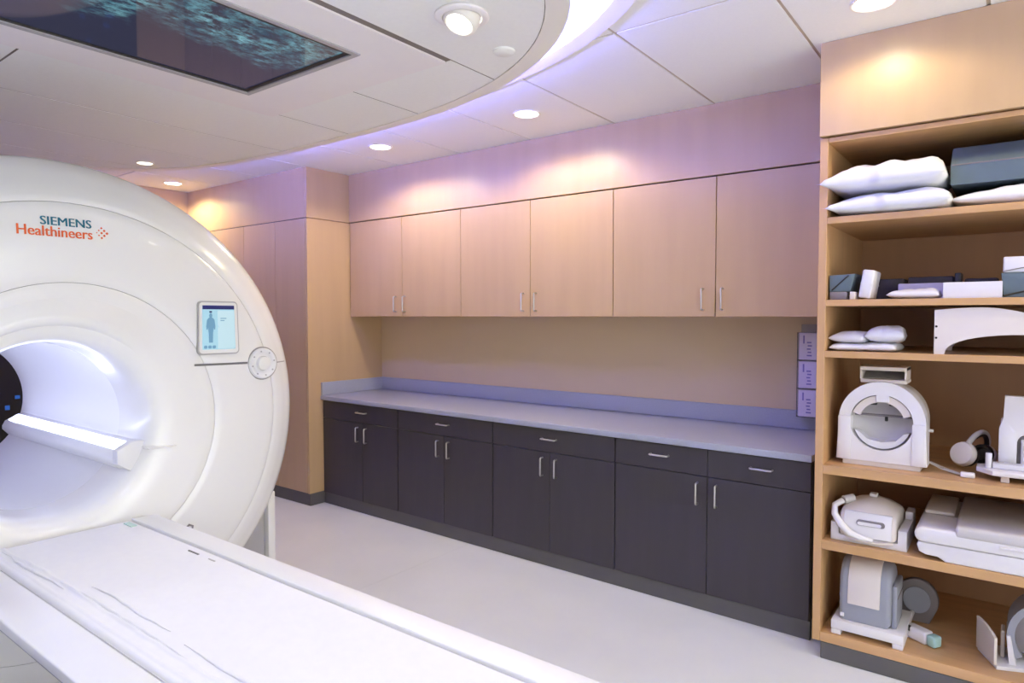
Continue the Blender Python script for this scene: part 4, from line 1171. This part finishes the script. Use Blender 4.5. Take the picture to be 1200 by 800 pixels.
bm = new(); box(bm, -0.595, -0.579, 3.2085, 3.2135, Z6 + .078, Z6 + .096, .002, 1); obj('badge', bm, 'plastic', t)
bm = new(); tube(bm, [(-0.604, 3.36, Z6 + .12), (-0.625, 3.36, Z6 + .12)], 0.010, 10); obj('side_knob', bm, 'plastic', t, smooth=40)
# round coil half leaning behind
t = thing('round_paddle', 'dark grey round coil paddle standing behind the domed coil on the bottom shelf', 'coil', (-0.31, 3.56, Z6))
bm = new(); pts = [(-0.335 + .085*math.cos(R(-30 + 240*k/24)), Z6 + .105 + .095*math.sin(R(-30 + 240*k/24))) for k in range(25)] + [(-0.385, Z6), (-0.285, Z6)]
prism(bm, pts, 'y', 3.54, 3.575, .008, 2); obj('paddle', bm, 'coil_dk', t, smooth=40)
bm = new(); pts = [(-0.335 + .055*math.cos(2*PI*k/24), Z6 + .105 + .06*math.sin(2*PI*k/24)) for k in range(24)]
prism(bm, pts, 'y', 3.532, 3.541); obj('inset', bm, 'coil_grey', t, smooth=40)
t = thing('coil_connector', 'white coil plug with a pale teal end lying on the bottom shelf', 'plug', (-0.29, 3.38, Z6))
m_ = xf((-0.298, 3.340, Z6 + .0282), rz=R(-32)) @ Matrix.Scale(1.33, 4)
bm = new(); box(bm, -.045, .030, -.020, .020, -.0210, .0210, .008, 3, m_); obj('body', bm, 'plastic', t, smooth=40)
bm = new(); box(bm, .030, .060, -.018, .018, -.018, .018, .007, 3, m_); obj('cap', bm, 'teal_cap', t, smooth=40)
bm = new(); tube(bm, [m_ @ Vector((-.045, 0, 0)), m_ @ Vector((-.075, .01, .01)), (-0.355, 3.46, Z6 + .03), (-0.35, 3.52, Z6 + .05)], 0.010, 8); obj('cable', bm, 'coil_face', t, smooth=50)
bm = new(); box(bm, -.038, -.024, -.0212, -.012, .004, .0214, .001, 1, m_); obj('latch', bm, 'black', t)
# right hand coil
t = thing('cradle_coil', 'white cradle-shaped coil with angled side plates at the right of the bottom shelf', 'coil', (0.08, 3.38, Z6))
bm = new(); prism(bm, [(-0.098, 3.40), (-0.03, 3.245), (0.10, 3.30), (0.36, 3.30), (0.36, 3.46), (-0.04, 3.46)], 'z', Z6, Z6 + .016, .003, 2); obj('base', bm, 'plastic', t, smooth=30)
a0, a1 = Vector((-0.094, 3.392, 0)), Vector((-0.030, 3.252, 0))
nrm = (a1 - a0).cross(Vector((0, 0, 1))).normalized() * -0.012
bm = new(); q = [bm.verts.new(p) for p in (a0 + Vector((0, 0, Z6 + .017)), a1 + Vector((0, 0, Z6 + .017)), a1 + Vector((0, 0, Z6 + .125)), a1*.75 + a0*.25 + Vector((0, 0, Z6 + .138)), a0*.55 + a1*.45 + Vector((0, 0, Z6 + .148)), a0 + Vector((0, 0, Z6 + .150)))]
f = bm.faces.new(q); bmesh.ops.recalc_face_normals(bm, faces=[f]); bmesh.ops.solidify(bm, geom=[f], thickness=0.010); obj('side_plate', bm, 'plastic_warm', t, smooth=30)
bm = new(); box(bm, -0.020, -0.006, 3.34, 3.42, Z6 + .016, Z6 + .125, .003, 1); obj('inner_plate', bm, 'plastic_warm', t)
ptsA = [(0.17 + .17*math.cos(R(215 - 110*k/14)), Z6 + .135 + .165*math.sin(R(215 - 110*k/14))) for k in range(15)]
ptsA = [p for p in ptsA if p[1] > Z6 + .017]
ptsB = [(0.17 + .145*math.cos(R(215 - 110*k/14)), Z6 + .135 + .14*math.sin(R(215 - 110*k/14))) for k in range(15)]
ptsB = [p for p in ptsB if p[1] > Z6 + .017]
bm = new(); prism(bm, ptsA + ptsB[::-1], 'y', 3.30, 3.47); obj('curved_shell', bm, 'coil_grey', t, smooth=40)
bm = new(); prism(bm, [(0.008, Z6 + .016), (0.032, Z6 + .016), (0.012, Z6 + .130), (-0.002, Z6 + .130)], 'y', 3.29, 3.45, .002, 1); obj('hinge_plate', bm, 'plastic', t)
bm = new(); prism(bm, [(0.17 + .144*math.cos(R(210 - 100*k/14)), Z6 + .135 + .139*math.sin(R(210 - 100*k/14))) for k in range(15)] + [(0.17, Z6 + .06)], 'y', 3.32, 3.46); obj('liner', bm, 'coil_dk', t, smooth=40)
